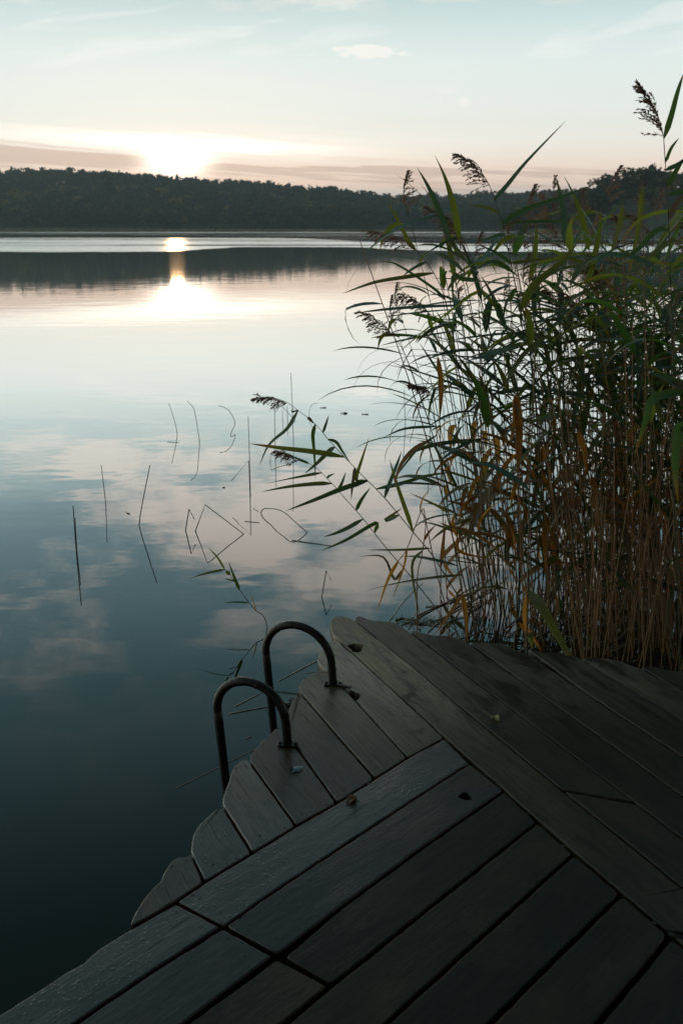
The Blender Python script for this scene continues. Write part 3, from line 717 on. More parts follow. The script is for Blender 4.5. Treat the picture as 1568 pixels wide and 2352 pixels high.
# ------------------------------------------------------------------ swimming ladder
def proj_top(G, py):
    """height on the vertical through G seen at image row py"""
    lo_, hi_ = 0., 1.5
    for _ in range(40):
        m = (lo_+hi_)/2; p = Vector((G.x, G.y, m))-CAM
        dep = math.cos(TH)*p.y-math.sin(TH)*p.z; up = math.sin(TH)*p.y+math.cos(TH)*p.z
        if 1176-F*up/dep > py: lo_ = m
        else: hi_ = m
    return lo_
LAD = thing('swimming_ladder', 'dark rusty steel ladder with two hooped handrails fixed to the edge of the deck', 'ladder', wat(640, 1690, ZD))
def rail(mount, outer, toprow, bar=None):
    M_, O_ = wat(*mount, ZD), wat(*outer, ZD); mid = (M_+O_)/2; hv = (O_-M_)/2; r = hv.length; H = proj_top(mid+hv.normalized()*.012, toprow)
    ln = hv.normalized()*.075
    print('rail', r*2, H-ZD)
    rise = min(r*1.0, H-ZD-.02)
    P = [Vector((M_.x, M_.y, ZD-.02)), Vector((M_.x, M_.y, ZD+.05)), Vector((M_.x, M_.y, H-rise))]
    for k in range(1, 16):
        a = math.pi*k/16; c = mid-hv*math.cos(a); P.append(Vector((c.x, c.y, H-rise+rise*math.sin(a))))
    P += [Vector((O_.x, O_.y, H-rise)), Vector((O_.x, O_.y, ZD-.05)), Vector((O_.x, O_.y, -.6))]
    P = [p+ln*(p.z-ZD) for p in P]      # the whole ladder leans out over the water
    P = [p-LAD.location for p in smooth_path(P, 4)]
    V, Fc = tube(P, .0142, .0142, 14, rf=lambda i: 1+.02*math.sin(i*1.7)+.02*math.sin(i*.6))
    h = mesh('handrail', V, Fc, M_metal, LAD)
    V, Fc = [], []; a = math.atan2((O_-M_).y, (O_-M_).x)
    box(M_.x-LAD.location.x, M_.y-LAD.location.y, .004, .062, .030, .006, -.05 if bar is None else -.12, V, Fc)
    if bar:
        b = wat(*bar, ZD); m2 = (M_+b)/2; d = b-M_; box(m2.x-LAD.location.x, m2.y-LAD.location.y, .006, d.length, .014, .006, math.atan2(d.y, d.x), V, Fc)
    br = mesh('bracket', V, Fc, M_metal, LAD, smooth=False)
    bm = bmesh.new(); bm.from_mesh(br.data); bmesh.ops.bevel(bm, geom=bm.edges[:], offset=.0015, segments=1, affect='EDGES'); bm.to_mesh(br.data); bm.free()
    for sx in (-.024, .024):
        V, Fc = tube([Vector((M_.x-LAD.location.x+sx, M_.y-LAD.location.y-sx*.1, .006)), Vector((M_.x-LAD.location.x+sx, M_.y-LAD.location.y-sx*.1, .012))], .005, .0046, 6); mesh('bolt', V, Fc, M_metal, br, smooth=False)
    return O_
o1 = rail((661, 1712), (506, 1686), 1566)
o2 = rail((765, 1573), (616, 1550), 1436, (806, 1583))
for z in (-.16, -.40):
    V, Fc = [], []; d = o2-o1; m_ = (o1+o2)/2-LAD.location; box(m_.x, m_.y, z-LAD.location.z, d.length, .06, .02, math.atan2(d.y, d.x), V, Fc)
    mesh('rung', V, Fc, M_metal, LAD, smooth=False)

# ------------------------------------------------------------------ reeds
def leaf_verts(P, width, fold=.25, up=None, tw=0., V=None, Fc=None, UV=None):
    """lanceolate blade along the 3D path P with a folded middle rib"""
    V = [] if V is None else V; Fc = [] if Fc is None else Fc; UV = [] if UV is None else UV
    n = len(P); b0 = len(V); up = up or Vector((0, 0, 1))
    for i, p in enumerate(P):
        s = i/(n-1); t = (P[min(i+1, n-1)]-P[max(i-1, 0)]).normalized()
        side = t.cross(up)
        if side.length < .1: side = t.cross(Vector((1, 0, .2)))
        side.normalize(); nor = side.cross(t).normalized()
        if tw: 
            a = tw*s; side, nor = side*math.cos(a)+nor*math.sin(a), nor*math.cos(a)-side*math.sin(a)
        w = width*.5*min(1, (s*5+.25))*(1-s**2.2)**.8 if s < 1 else 0
        w = max(w, .0004)
        V += [p-side*w+nor*w*fold, p, p+side*w+nor*w*fold]
        UV += [(s, 0), (s, .5), (s, 1)]
    for i in range(n-1):
        a = b0+3*i; Fc += [(a, a+1, a+4, a+3), (a+1, a+2, a+5, a+4)]
    return V, Fc, UV
def leaf_obj(P, width, mat, parent, origin=None, **k):
    o0 = origin if origin is not None else P[0]
    P = [p-o0 for p in P]; V, Fc, UV = leaf_verts(P, width, **k)
    o = mesh('leaf', V, Fc, mat, parent); o.location = o0
    ul = o.data.uv_layers.new(name='UVMap'); li = [0]*len(o.data.loops); o.data.loops.foreach_get('vertex_index', li)
    ul.data.foreach_set('uv', [c for v in li for c in UV[v]])
    return o
def free_leaf(base, az, elev, length, droop, n=9, curl=0.):
    P = [base.copy()]; e = elev; a = az; kink = random.choice((3, 4, 5)) if random.random() < .13 else -1
    for i in range(n):
        d = Vector((math.cos(a)*math.cos(e), math.sin(a)*math.cos(e), math.sin(e))); P.append(P[-1]+d*length/n)
        e -= droop/n*(.4+1.2*i/n); a += curl/n
        if i == kink: e -= .9; a += .35
    return P
def plume(base, axis, length, side, seed, parent, dens=1.):
    """drooping one-sided panicle"""
    rs = np.random.default_rng(seed); V, Fc = [], []; axis = axis.normalized(); P = [base.copy()]; d = axis.copy(); n = 9
    for i in range(n):
        P.append(P[-1]+d*length/n); d = (d+side*.09+Vector((0, 0, -.03*i/n))).normalized()
    tube(P, .0013, .0005, 4, V, Fc, cap=False)
    nb = int(30*dens)
    for k in range(nb):
        s = .04+.94*k/nb; i = min(n-1, int(s*n)); p = P[i].lerp(P[i+1], s*n-i)
        L = length*(.34*(1-s)**.8+.12)*rs.uniform(.75, 1.2); rnd = Vector(rs.normal(size=3))*.34
        d = (axis*.9+side*.5+rnd).normalized(); q = p.copy(); m = 7; B = [q.copy()]
        for j in range(m):
            q = q+d*L/m; d = (d+side*.08+Vector((0, 0, -.09))).normalized(); B.append(q.copy())
        tube(B, .0006, .0003, 3, V, Fc, cap=False)
        for j in range(1, m+1):
            for u in range(3):
                c = B[j-1].lerp(B[j], rs.uniform(0, 1)); dd = (B[j]-B[j-1]).normalized(); e = (dd*1.3+Vector(rs.normal(size=3))*.42+Vector((0, 0, -.15))).normalized()
                l = rs.uniform(.010, .019); w = l*.17; sd_ = e.cross(Vector(rs.normal(size=3))).normalized(); b = len(V)
                V += [c, c+e*l*.45+sd_*w, c+e*l, c+e*l*.45-sd_*w]; Fc.append((b, b+1, b+2, b+3))
    org = base.copy(); o = mesh('plume', [v-org for v in V], Fc, M_plume, parent); o.location = org; return o
def stem_obj(P, r0, r1, mat, parent, name='stem'):
    V, Fc = tube(P, r0, r1, 6, rf=lambda i: 1.16 if i % 5 == 0 else 1.); return mesh(name, V, Fc, mat, parent)

# --- generic reeds: fourteen plants, then copies
def make_reed(seed, H, label, group, plumed, lean=.0, dead=.15):
    rs = np.random.default_rng(seed); root = thing('reed', label, 'reed', (0, 0, 0), group)
    bx, by = rs.uniform(-.06, .02), rs.uniform(-.04, .04)
    P = smooth_path([Vector((0, 0, -.35)), Vector((bx*.2, by*.2, H*.3)), Vector((bx, by, H*.65)), Vector((bx*2.6-.03, by*2, H))], 6)
    stem_obj(P, .0042, .0016, M_stem if rs.random() < .75 else M_dstem, root)
    n = int(rs.integers(8, 12)); a0 = rs.uniform(0, 6.28)
    for k in range(n):
        s = .25+.72*k/(n-1); i = s*(len(P)-1); i0 = min(int(i), len(P)-2); p = P[i0].lerp(P[i0+1], i-i0)
        az = a0+math.pi*(k % 2)+rs.normal()*.55
        if rs.random() < .35: az = math.pi+rs.normal()*.6       # combed to the left by the wind
        L = rs.uniform(.34, .58)*(1-.3*abs(s-.6)); e = rs.uniform(.05, 1.0); dr = abs(rs.normal())*.55+.05
        if rs.random() < .18: dr += 1.4
        mat = M_leaf if rs.random() < .5 else M_leafy
        if s < .62 and rs.random() < dead*3.0: mat = M_dead if rs.random() < .6 else M_pale; e = rs.uniform(-.6, .5); dr = rs.uniform(.8, 1.8); L *= .75
        leaf_obj(free_leaf(p, az, e, L, dr, 8, rs.normal()*.2), rs.uniform(.026, .047), mat, root, fold=rs.uniform(.08, .35), tw=rs.normal()*.7)
    if plumed: plume(P[-1], Vector((-.25, .1, 1)), rs.uniform(.17, .25), Vector((math.cos(a0), math.sin(a0), -.1)).normalized(), seed, root, .8)
    return root
GRP = 'tall green reeds crowding the bed behind the deck'
LBL = 'one of the green reeds crowded together in the bed on the right'
LBLP = 'one of the green reeds with a brown plume crowded in the bed on the right'
GRPP = 'plumed reeds crowding the bed behind the deck'
protos_r = [make_reed(200+k, 1.95+.05*(k % 5), LBLP if k % 4 == 0 else LBL, GRPP if k % 4 == 0 else GRP, k % 4 == 0) for k in range(14)]
rr = np.random.default_rng(42)
spots = []
def inq(px, py):  # keep the roots off the deck
    return True
while len(spots) < 47:       # looser left part
    px, py = rr.uniform(1075, 1330), rr.uniform(1290, 1478)
    if py > 1300+ (1100-px)*.9 + 0 or px > 1120: spots.append((px, py, 'l'))
while len(spots) < 184:
    px, py = rr.uniform(1290, 1860), rr.uniform(1120, 1545)
    if py < 1450+(px-1100)*.16: spots.append((px, py, 'r'))
for i, (px, py, w_) in enumerate(spots):
    p = wat(px, py); o = protos_r[i] if i < 14 else copy_tree(protos_r[rr.integers(14)])
    s = rr.uniform(.74, 1.02) if w_ == 'l' else rr.uniform(.72, 1.0)
    lean = rr.uniform(-.08, .2) if w_ == 'l' else rr.normal()*.10+.09
    if w_ == 'l': lean += max(0, (1230-px)/1000)
    o.location = (p.x, p.y, 0); o.rotation_euler = (rr.normal()*.06, -lean, rr.uniform(-.9, .9) if w_ == 'l' else rr.uniform(0, 6.28)); o.scale = (s, s, s)
    if w_ != 'l': o.rotation_euler = (Matrix.Rotation(-lean, 3, 'Y') @ Matrix.Rotation(rr.uniform(0, 6.28), 3, 'Z')).to_euler()

# --- dead brown stems
dead_protos = []
for k in range(12):
    rs = np.random.default_rng(500+k); H = rs.uniform(.9, 1.6); b = rs.normal(size=2)*.05
    P = [Vector((0, 0, -.3)), Vector((b[0], b[1], H*.4)), Vector((b[0]*2.2, b[1]*2, H))]
    if k % 3 == 0: P += [P[-1]+Vector((rs.normal()*.15, rs.normal()*.1, -rs.uniform(.05, .4)))]
    Q = smooth_path(P[:3], 5)+([P[3]] if len(P) > 3 else [])
    V, Fc = tube(Q, .0030, .0018, 5, rf=lambda i: 1.2 if i % 3 == 0 else 1.)
    o = mesh('dead_reed_stem', V, Fc, M_dstem); tag(o, 'one of the leafless brown dead stems standing among the green reeds', 'reed stem', 'dead brown stems among the reeds'); dead_protos.append(o)
for i in range(240):
    if i < 60: px, py = rr.uniform(1085, 1340), rr.uniform(1330, 1485)
    else: px, py = rr.uniform(1320, 1640), rr.uniform(1330, 1548)
    o = dead_protos[i] if i < 12 else dead_protos[rr.integers(12)].copy()
    if i >= 12: C.objects.link(o)
    p = wat(px, py); o.location = (p.x, p.y, 0); s = rr.uniform(.5, 1.05)
    o.rotation_euler = (rr.normal()*.08, (-rr.uniform(.0, .35) if i < 90 else rr.normal()*.05-.04), rr.uniform(0, 6.28)); o.scale = (1, 1, s); ln = rr.uniform(-.08, .28) if i < 60 else rr.normal()*.11+.11
    o.rotation_euler = (Matrix.Rotation(-ln, 3, 'Y') @ Matrix.Rotation(rr.normal()*.05, 3, 'X') @ Matrix.Rotation(rr.uniform(0, 6.28), 3, 'Z')).to_euler()
def thicket():
    rs = np.random.default_rng(8); V, Fc = [], []
    for _ in range(330):
        p = wat(rs.uniform(1380, 2000), rs.uniform(1050, 1500)); H = rs.uniform(.8, 1.9); l = rs.normal(size=2)*.05+np.array([-.10, 0])
        tube([Vector((p.x, p.y, -.2)), Vector((p.x+l[0]*H*.5, p.y+l[1]*H*.5, H*.5)), Vector((p.x+l[0]*H*1.2, p.y+l[1]*H*1.2, H))], .0038, .002, 4, V, Fc, cap=False)
    tag(mesh('reed_thicket', V, Fc, M_dstem), 'brown mass of dead stems deep inside the reed bed', 'reeds', kind='stuff')
    V, Fc, UV = [], [], []
    for _ in range(1400):
        p = wat(rs.uniform(1400, 2050), rs.uniform(1020, 1440)); b = Vector((p.x, p.y, rs.uniform(.45, 1.6)))
        b.x -= .1*b.z
        leaf_verts(free_leaf(b, rs.uniform(0, 6.28), rs.uniform(-.2, 1.), rs.uniform(.22, .42), rs.uniform(.5, 2.6), 5), rs.uniform(.022, .036), V=V, Fc=Fc, UV=UV, tw=rs.normal())
    o = mesh('reed_foliage', V, Fc, M_leaf); tag(o, 'dense green leaves filling the back of the reed bed', 'reeds', kind='stuff')
thicket()

# --- reeds one can tell apart: stems and leaves traced at their distance
def hero(label, stem, Y0, Y1, leaves=(), plume_=None, r0=.0042, r1=.0014, rand=(), smat=None, seed=0, down=True, pl_len=.2):
    """stem: pixels root->top; Y0, Y1 distance at root and top; leaves: (base index 0..1 on stem, [pixels], width, dY, mat)"""
    rs = np.random.default_rng(900+seed); n = len(stem); Y0, Y1 = Y0*1.6, Y1*1.6
    L = [0]
    for i in range(1, n): L.append(L[-1]+math.hypot(stem[i][0]-stem[i-1][0], stem[i][1]-stem[i-1][1]))
    Pp = [at(x, y, Y0+(Y1-Y0)*l/L[-1]) for (x, y), l in zip(stem, L)]
    origin = Vector((Pp[0].x, Pp[0].y, 0)); t = thing('reed', label, 'reed', origin)
    if down and Pp[0].z > -.1: Pp = [Vector((Pp[0].x+.02, Pp[0].y, -.3))]+Pp
    S = smooth_path([p-origin for p in Pp], 6); stem_obj(S, r0, r1, smat or M_stem, t)
    def on(px, py):
        best = min(S, key=lambda q: ((lambda w: math.hypot(w[0]-px, w[1]-py))(pix(q+origin)))); return best
    for lf in leaves:
        pts, w, dY, mat = lf; dY *= 1.5; b = on(*pts[0]); Yb = (b+origin).y; m = len(pts)-1
        Pl = [b.copy()]+[at(x, y, Yb+dY*(j+1)/m)-origin for j, (x, y) in enumerate(pts[1:])]
        up = Vector((rs.normal()*.25, -.75, .65))
        leaf_obj(smooth_path(Pl, 4 if m > 1 else 7), w*1.25, mat, t, fold=.3, up=up, tw=rs.normal()*.25)
    for (s, side, e, ln, dr, mat) in rand:
        i = int(s*(len(S)-1)); az = math.pi if side < 0 else 0.; az += rs.normal()*.45
        leaf_obj(free_leaf(S[i], az, e, ln, dr, 9, rs.normal()*.3), rs.uniform(.026, .040), mat, t, fold=.2, tw=rs.normal()*.6)
    if plume_:
        tip = S[-1]; pe = at(plume_[0], plume_[1], Y1)-origin; ax = pe-tip; side = Vector(plume_[2]); plume(tip, ax, ax.length, side.normalized(), 300+seed, t)
    return t
def pix(p):
    q = p-CAM; dep = math.cos(TH)*q.y-math.sin(TH)*q.z; up = math.sin(TH)*q.y+math.cos(TH)*q.z
    return 784+F*q.x/dep, 1176-F*up/dep
def c9(x, y): return (564.5+x*.32, 846.7+y*.32)     # zoom (900,1350) 800x700 -> 1568 wide
def cc(pts): return [c9(*p) for p in pts]
G_, Y_, D_, B_ = M_leaf, M_leafy, M_dead, M_pale
hero('long leaning reed with a dark plume reaching farthest left over the water', [(1100, 1446), (1063, 1385), (1033, 1340), (993, 1276), (948, 1222), (883, 1144), (825, 1085), (760, 1017), (724, 974), (664, 927)], 2.85, 3.2, [
    (cc([(383, 322), (300, 430), (170, 545), (95, 700)]), .020, .0, G_), (cc([(705, 632), (500, 600), (250, 570), (25, 538)]), .026, -.05, Y_),
    (cc([(650, 565), (590, 600), (510, 680), (420, 755)]), .022, .03, G_), (cc([(495, 408), (480, 480), (490, 600), (500, 790)]), .018, .0, G_),
    (cc([(550, 450), (575, 400), (595, 335)]), .014, .05, G_), (cc([(440, 355), (465, 370), (486, 395)]), .016, .0, B_),
    (cc([(605, 500), (650, 530), (690, 590), (745, 670)]), .015, .0, G_), (cc([(735, 930), (790, 800), (830, 650), (885, 490)]), .022, .05, Y_),
    (cc([(880, 818), (700, 860), (500, 940), (285, 1022)]), .024, -.05, G_), (cc([(800, 710), (775, 760), (762, 850), (755, 940)]), .017, 0, B_),
    (cc([(1000, 925), (1030, 830), (1080, 700), (1118, 590)]), .020, .05, G_), (cc([(940, 870), (1100, 830), (1300, 770), (1500, 740)]), .020, .1, G_),
    (cc([(1210, 1175), (1130, 980), (1070, 800), (1030, 650)]), .026, .0, Y_), (cc([(945, 1190), (1000, 1090), (1120, 1000)]), .022, .05, Y_),
    (cc([(330, 345), (333, 310), (342, 280)]), .010, .0, G_)], (592, 890, (-.6, 0, -.75)), seed=1)
hero('second leaning reed with a small plume below the longest one', [(1056, 1470), (1021, 1424), (948, 1330), (887, 1259), (834, 1192), (787, 1139), (757, 1105), (720, 1070), (690, 1060)], 2.78, 3.25, [
    (cc([(850, 1097), (740, 1140), (650, 1180), (560, 1208)]), .020, 0, G_), (cc([(1080, 1055), (930, 1110), (720, 1230), (540, 1307)]), .019, -.1, G_),
    (cc([(615, 840), (480, 830), (300, 850), (110, 885)]), .022, 0, Y_), (cc([(525, 760), (430, 770), (300, 795), (130, 830)]), .018, 0, Y_),
    (cc([(570, 800), (600, 770), (640, 752)]), .013, 0, G_), (cc([(670, 865), (690, 820), (718, 740)]), .015, .02, G_),
    (cc([(790, 1012), (830, 940), (895, 850)]), .018, .02, G_), (cc([(445, 682), (390, 655), (320, 625)]), .013, 0, G_),
    ([(921, 1315), (905, 1330), (880, 1280), (825, 1278)], .014, 0, B_)], (640, 1020, (-.6, 0, -.6)), seed=2, r0=.0036, r1=.0012)
A = lambda x, y: (784+x*.5, 156.8+y*.5)     # zoom (1250,250) 1250x900
hero('reed with a leftmost upright brown plume against the far forest', [(1165, 1440), (1120, 1250), (1085, 1060), (1052, 850), (1022, 690), (990, 618), (955, 575)], 2.9, 3.0, [
    ([A(405, 955), A(300, 960), A(150, 985), A(5, 1035)], .021, 0, Y_), ([A(385, 900), A(330, 920), A(280, 955)], .016, 0, G_),
    ([A(345, 845), A(310, 800), A(260, 700), A(210, 610)], .018, .0, Y_), ([A(485, 1060), A(420, 1010), A(250, 900), A(170, 888)], .013, .1, G_)],
    (868, 492, (-.4, 0, -.75)), rand=[(.45, -1, .4, .4, 1.2, G_), (.52, 1, .6, .38, 1.6, G_), (.6, -1, .2, .42, .8, G_), (.66, 1, .7, .4, 1.8, G_), (.72, -1, .5, .4, 1.2, G_), (.38, -1, .3, .35, 1., D_)], seed=3)
hero('reed with two tier brown plume over the bright strip of water', [(1210, 1440), (1180, 1200), (1150, 950), (1112, 690), (1085, 600), (1062, 545)], 3.0, 3.05, [
    ([A(560, 782), A(500, 790), A(440, 820), A(390, 850)], .016, 0, G_), ([A(625, 995), A(560, 970), A(510, 960), A(515, 1100)], .022, 0, G_)],
    (1008, 450, (-.55, 0, -.6)), rand=[(.45, -1, .3, .4, 1.2, G_), (.52, 1, .6, .42, 1.4, G_), (.6, -1, .2, .38, .8, G_), (.68, 1, .5, .4, 1.8, G_), (.75, -1, .8, .36, 1.2, G_), (.8, 1, .4, .4, 1., G_)], seed=4)
hero('tall reed with feathery dark plume standing highest in the middle of the reed bed', [(1262, 1440), (1240, 1100), (1222, 850), (1190, 690), (1165, 570), (1145, 490), (1126, 432)], 2.8, 2.75, [
    ([A(712, 612), A(760, 540), A(850, 430), A(1030, 240)], .021, 0, G_), ([A(748, 710), A(850, 650), A(980, 605), A(1160, 535)], .026, .05, G_),
    ([A(720, 665), A(660, 640), A(580, 630)], .016, 0, Y_), ([A(760, 740), A(790, 710), A(870, 665)], .019, 0, B_), ([A(800, 745), A(700, 775), A(610, 810)], .020, 0, G_),
    ([A(775, 890), A(870, 885), A(970, 870)], .018, 0, Y_), ([A(765, 910), A(710, 850), A(625, 810)], .020, 0, G_), ([A(770, 930), A(700, 890), A(620, 920)], .022, 0, G_),
    ([A(830, 1120), A(880, 1000), A(1000, 900), A(1090, 790)], .032, .0, Y_), ([A(925, 650), A(1020, 710), A(1150, 790), A(1240, 860)], .016, .2, G_)],
    (1080, 330, (-.5, 0, -.25)), rand=[(.5, 1, .6, .4, 1.2, G_), (.45, -1, .6, .42, 1.4, G_), (.4, 1, .2, .38, .8, D_)], seed=5)
hero('tallest reed with dark plume rising against the sky near the right edge', [(1560, 1500), (1545, 1100), (1545, 850), (1536, 560), (1530, 430), (1523, 318)], 2.5, 2.4, [
    ([A(1480, 340), A(1510, 220), A(1540, 110), A(1570, 20)], .020, 0, G_), ([A(1488, 418), A(1510, 370), A(1548, 320)], .012, 0, G_),
    ([A(1500, 475), A(1550, 440), A(1620, 380)], .018, 0, G_), ([A(1495, 540), A(1530, 480), A(1580, 400)], .018, 0, G_), ([A(1505, 600), A(1560, 570), A(1640, 550)], .018, 0, G_),
    ([A(1500, 680), A(1540, 620), A(1600, 560)], .020, 0, B_), ([A(1505, 720), A(1440, 750), A(1340, 850), A(1230, 890)], .020, 0, G_)],
    (1500, 182, (-.3, 0, .1)), rand=[(.55, -1, .4, .45, 1.6, G_), (.5, 1, .4, .42, 1.4, G_), (.62, -1, .7, .4, 1.8, G_)], seed=6)
hero('reed with a plume pointing left below the bright reflection', [(1090, 1460), (1060, 1250), (1010, 1060), (975, 940), (930, 815), (905, 775)], 2.75, 2.95, [],
    (848, 690, (-.5, 0, -.4)), rand=[(.45, -1, .1, .36, .6, G_), (.5, 1, .6, .38, 1.4, G_), (.57, -1, .2, .4, .9, G_), (.63, 1, .5, .38, 1.8, G_), (.68, -1, .1, .36, .5, G_), (.74, -1, .3, .42, .8, G_), (.8, 1, .4, .36, 1., G_), (.86, -1, .2, .38, .6, Y_), (.92, 1, .5, .3, 1., G_), (.4, -1, -.2, .3, 1., G_)], seed=7)
hero('reed with a bushy plume just right of the leftmost plume tip', [(1140, 1450), (1105, 1150), (1065, 900), (1010, 745), (985, 720)], 2.95, 3.1, [],
    (938, 655, (-.3, 0, -.6)), rand=[(.5, -1, .1, .4, .6, G_), (.56, 1, .6, .38, 1.4, G_), (.62, -1, .2, .4, .9, G_), (.68, 1, .5, .38, 1.8, G_), (.75, -1, .4, .42, .8, G_), (.8, 1, .4, .36, 1., G_), (.86, -1, .2, .38, .6, G_)], seed=8)
hero('slim reed with a short plume hanging low on the left side of the bed', [(1075, 1465), (1050, 1300), (1020, 1120), (1000, 980), (992, 905)], 2.75, 2.85, [
    ([(1049, 1180), (1000, 1160), (940, 1132)], .012, .0, Y_), ([(975, 980), (930, 985), (880, 1005)], .014, 0, G_), ([(990, 1010), (960, 1030), (935, 1060), (905, 1100)], .013, 0, G_)],
    (950, 870, (-.6, 0, -.4)), rand=[(.4, -1, .1, .36, .6, G_), (.5, 1, .6, .3, 1.4, G_), (.62, -1, .2, .36, .9, Y_), (.7, 1, .2, .3, 1.2, G_), (.8, -1, .2, .34, .9, G_)], seed=9, pl_len=.12)
hero('reed behind the bed with a drooping brown plume in front of the right hand point', [(1530, 1400), (1510, 1000), (1500, 700), (1488, 600)], 3.3, 3.3, [
    ([(1492, 640), (1520, 560), (1568, 500)], .016, 0, G_)], (1462, 470, (-.3, 0, -.7)), rand=[(.6, -1, .9, .4, .8, G_), (.7, 1, 1., .45, .8, G_), (.8, -1, .9, .4, 1., Y_), (.9, 1, 1.1, .4, .5, Y_)], seed=10)
for k, (px, top, pl) in enumerate([(1385, 680, (1372, 590)), (1350, 760, (1325, 650)), (1420, 700, (1398, 600)), (1290, 720, (1270, 650))]):
    hero(['reed with a rusty plume left of the pine topped point', 'reed whose brown plume hangs lower in the thick of the bed', 'reed whose ragged plume stands beside an upright yellow leaf',
          'thin reed with a pale plume left of the rusty ones'][k], [(px+70, 1440), (px+45, 1100), (px+15, 820), (px, top)], 3.2, 3.2, [], (*pl, (-.4, 0, -.5)),
         rand=[(.55, -1, .9, .4, .9, G_), (.65, 1, .9, .42, 1., G_), (.75, -1, .8, .4, 1.2, Y_), (.85, 1, 1.1, .4, .7, G_), (.92, -1, 1.1, .36, .6, D_)], seed=11+k)
hero('reed with one long pale blue green leaf hanging at the right edge', [(1570, 1560), (1575, 1200), (1580, 900), (1590, 500)], 2.02, 2.02, [
    ([(1577, 920), (1500, 915), (1480, 970), (1455, 1050)], .026, 0, G_), ([(1577, 910), (1530, 870), (1487, 855)], .032, 0, G_), ([(1577, 1000), (1560, 980), (1548, 1060), (1556, 1160)], .036, 0, G_),
    ([(1577, 900), (1560, 885), (1510, 870)], .020, 0, B_)], rand=[(.5, 1, .4, .4, 1., G_), (.6, 1, .6, .4, 1., G_)], seed=20)
hero('reed whose broad green leaf droops onto the edge of the deck', [(1209, 1500), (1212, 1300), (1215, 1150), (1218, 1020)], 2.17, 2.2, [
    ([(1213, 1360), (1245, 1400), (1290, 1480), (1325, 1540)], .036, -.16, Y_), ([(1210, 1440), (1215, 1460), (1222, 1490)], .03, -.02, Y_), ([(1210, 1370), (1205, 1430), (1238, 1490)], .02, 0, D_)],
    rand=[(.8, -1, .5, .35, 1.2, G_), (.9, 1, .7, .35, 1.2, G_)], seed=21)
S3 = lambda x, y: (94.1+x*.48, 846.7+y*.48)
hero('small reed sprig leaning left with thin leaves growing alone in front of the ladder', [S3(1078, 1216), S3(1020, 1150), S3(950, 1058), S3(905, 985), S3(880, 962)], 2.87, 2.9, [
    ([S3(880, 962), S3(800, 978), S3(712, 1004)], .013, 0, Y_), ([S3(985, 1122), S3(930, 1117), S3(875, 1121)], .008, 0, G_), ([S3(955, 1060), S3(930, 1010), S3(897, 925)], .015, 0, G_),
    ([S3(1025, 1160), S3(1018, 1120), S3(1000, 1068)], .005, 0, D_), ([S3(925, 1020), S3(900, 1010), S3(877, 1003)], .008, 0, Y_), ([S3(880, 958), S3(845, 905), S3(800, 855)], .010, 0, Y_),
    ([S3(905, 985), S3(890, 975), S3(885, 965)], .018, 0, Y_)], seed=30, r0=.0028, r1=.0012)
# dead orange leaves hanging by themselves on broken stems
K = lambda x, y: (752.6+x*.28, 1191.7+y*.28)
def broken(label, stem, Y0, Y1, leaves, seed):
    hero(label, stem, Y0, Y1, leaves, seed=seed, smat=M_dstem, r0=.003, r1=.002)
broken('kinked brown reed with an orange leaf hanging straight down', [K(730, 560), K(770, 300), K(800, 80), K(790, 0), (968, 1172)], 2.75, 2.8, [
    ([K(655, 240), K(690, 400), K(760, 850)], .014, 0, Y_), ([K(790, 170), K(830, 110), K(890, 45)], .012, 0, D_)], 40)
broken('kinked reed with a bright orange leaf curving down to the left', [K(1060, 960), K(960, 700), K(860, 300), K(800, 0), (968, 1172), K(650, 240), K(580, 340)], 2.8, 2.75, [
    ([K(580, 340), K(490, 500), K(400, 770)], .015, 0, D_), ([K(650, 240), K(620, 400), K(530, 660)], .010, 0, D_), ([K(820, 248), K(600, 255), K(320, 255)], .012, 0, Y_)], 41)
broken('brown stem with crossed orange leaves at the corner of the deck', [K(1130, 1000), K(1110, 700), K(1060, 150), K(1040, 0)], 2.7, 2.72, [
    ([K(1095, 610), K(1000, 780), K(880, 945)], .018, 0, D_), ([K(1120, 650), K(1130, 800), K(1140, 990)], .022, 0, D_), ([K(1050, 170), K(1080, 270), K(1330, 330)], .016, 0, D_), ([K(1050, 150), K(1020, 40), K(1045, -60)], .018, 0, D_)], 42)
broken('brown stem with an upright orange leaf standing clear of the bed', [K(925, 400), K(945, 200), K(965, 20)], 2.85, 2.85, [([K(925, 400), K(945, 200), K(965, 5)], .016, 0, D_)], 43)
for k, (x0, y0, x1, y1) in enumerate([(1185, 905, 1190, 1090), (1180, 910, 1170, 1020), (1005, 820, 1010, 960), (1325, 990, 1345, 1090), (1190, 1430, 1245, 1500), (1430, 470, 1395, 600), (1475, 430, 1440, 640)]):
    broken(['reed with a broad orange leaf hanging in the centre of the bed', 'reed with a narrower orange leaf just left of the broad one', 'reed with an upright orange leaf at the left rim of the bed',
            'reed with a long amber leaf in the right half of the bed', 'low reed with an orange leaf bent over the deck edge', 'reed with an upright yellow leaf below the pines', 'reed with the tallest orange edged leaf by the pines'][k],
           [(x0+25, 1440), (x0+12, 1200), (x0, y0)] if k not in (4,) else [(1180, 1480), (1186, 1450), (1190, 1430)], 2.7, 2.68, [([(x0, y0), ((x0+x1)/2+6, (y0+y1)/2), (x1, y1)], .030 if k in (0, 3) else .02, 0, D_ if k < 5 else Y_)], 50+k)

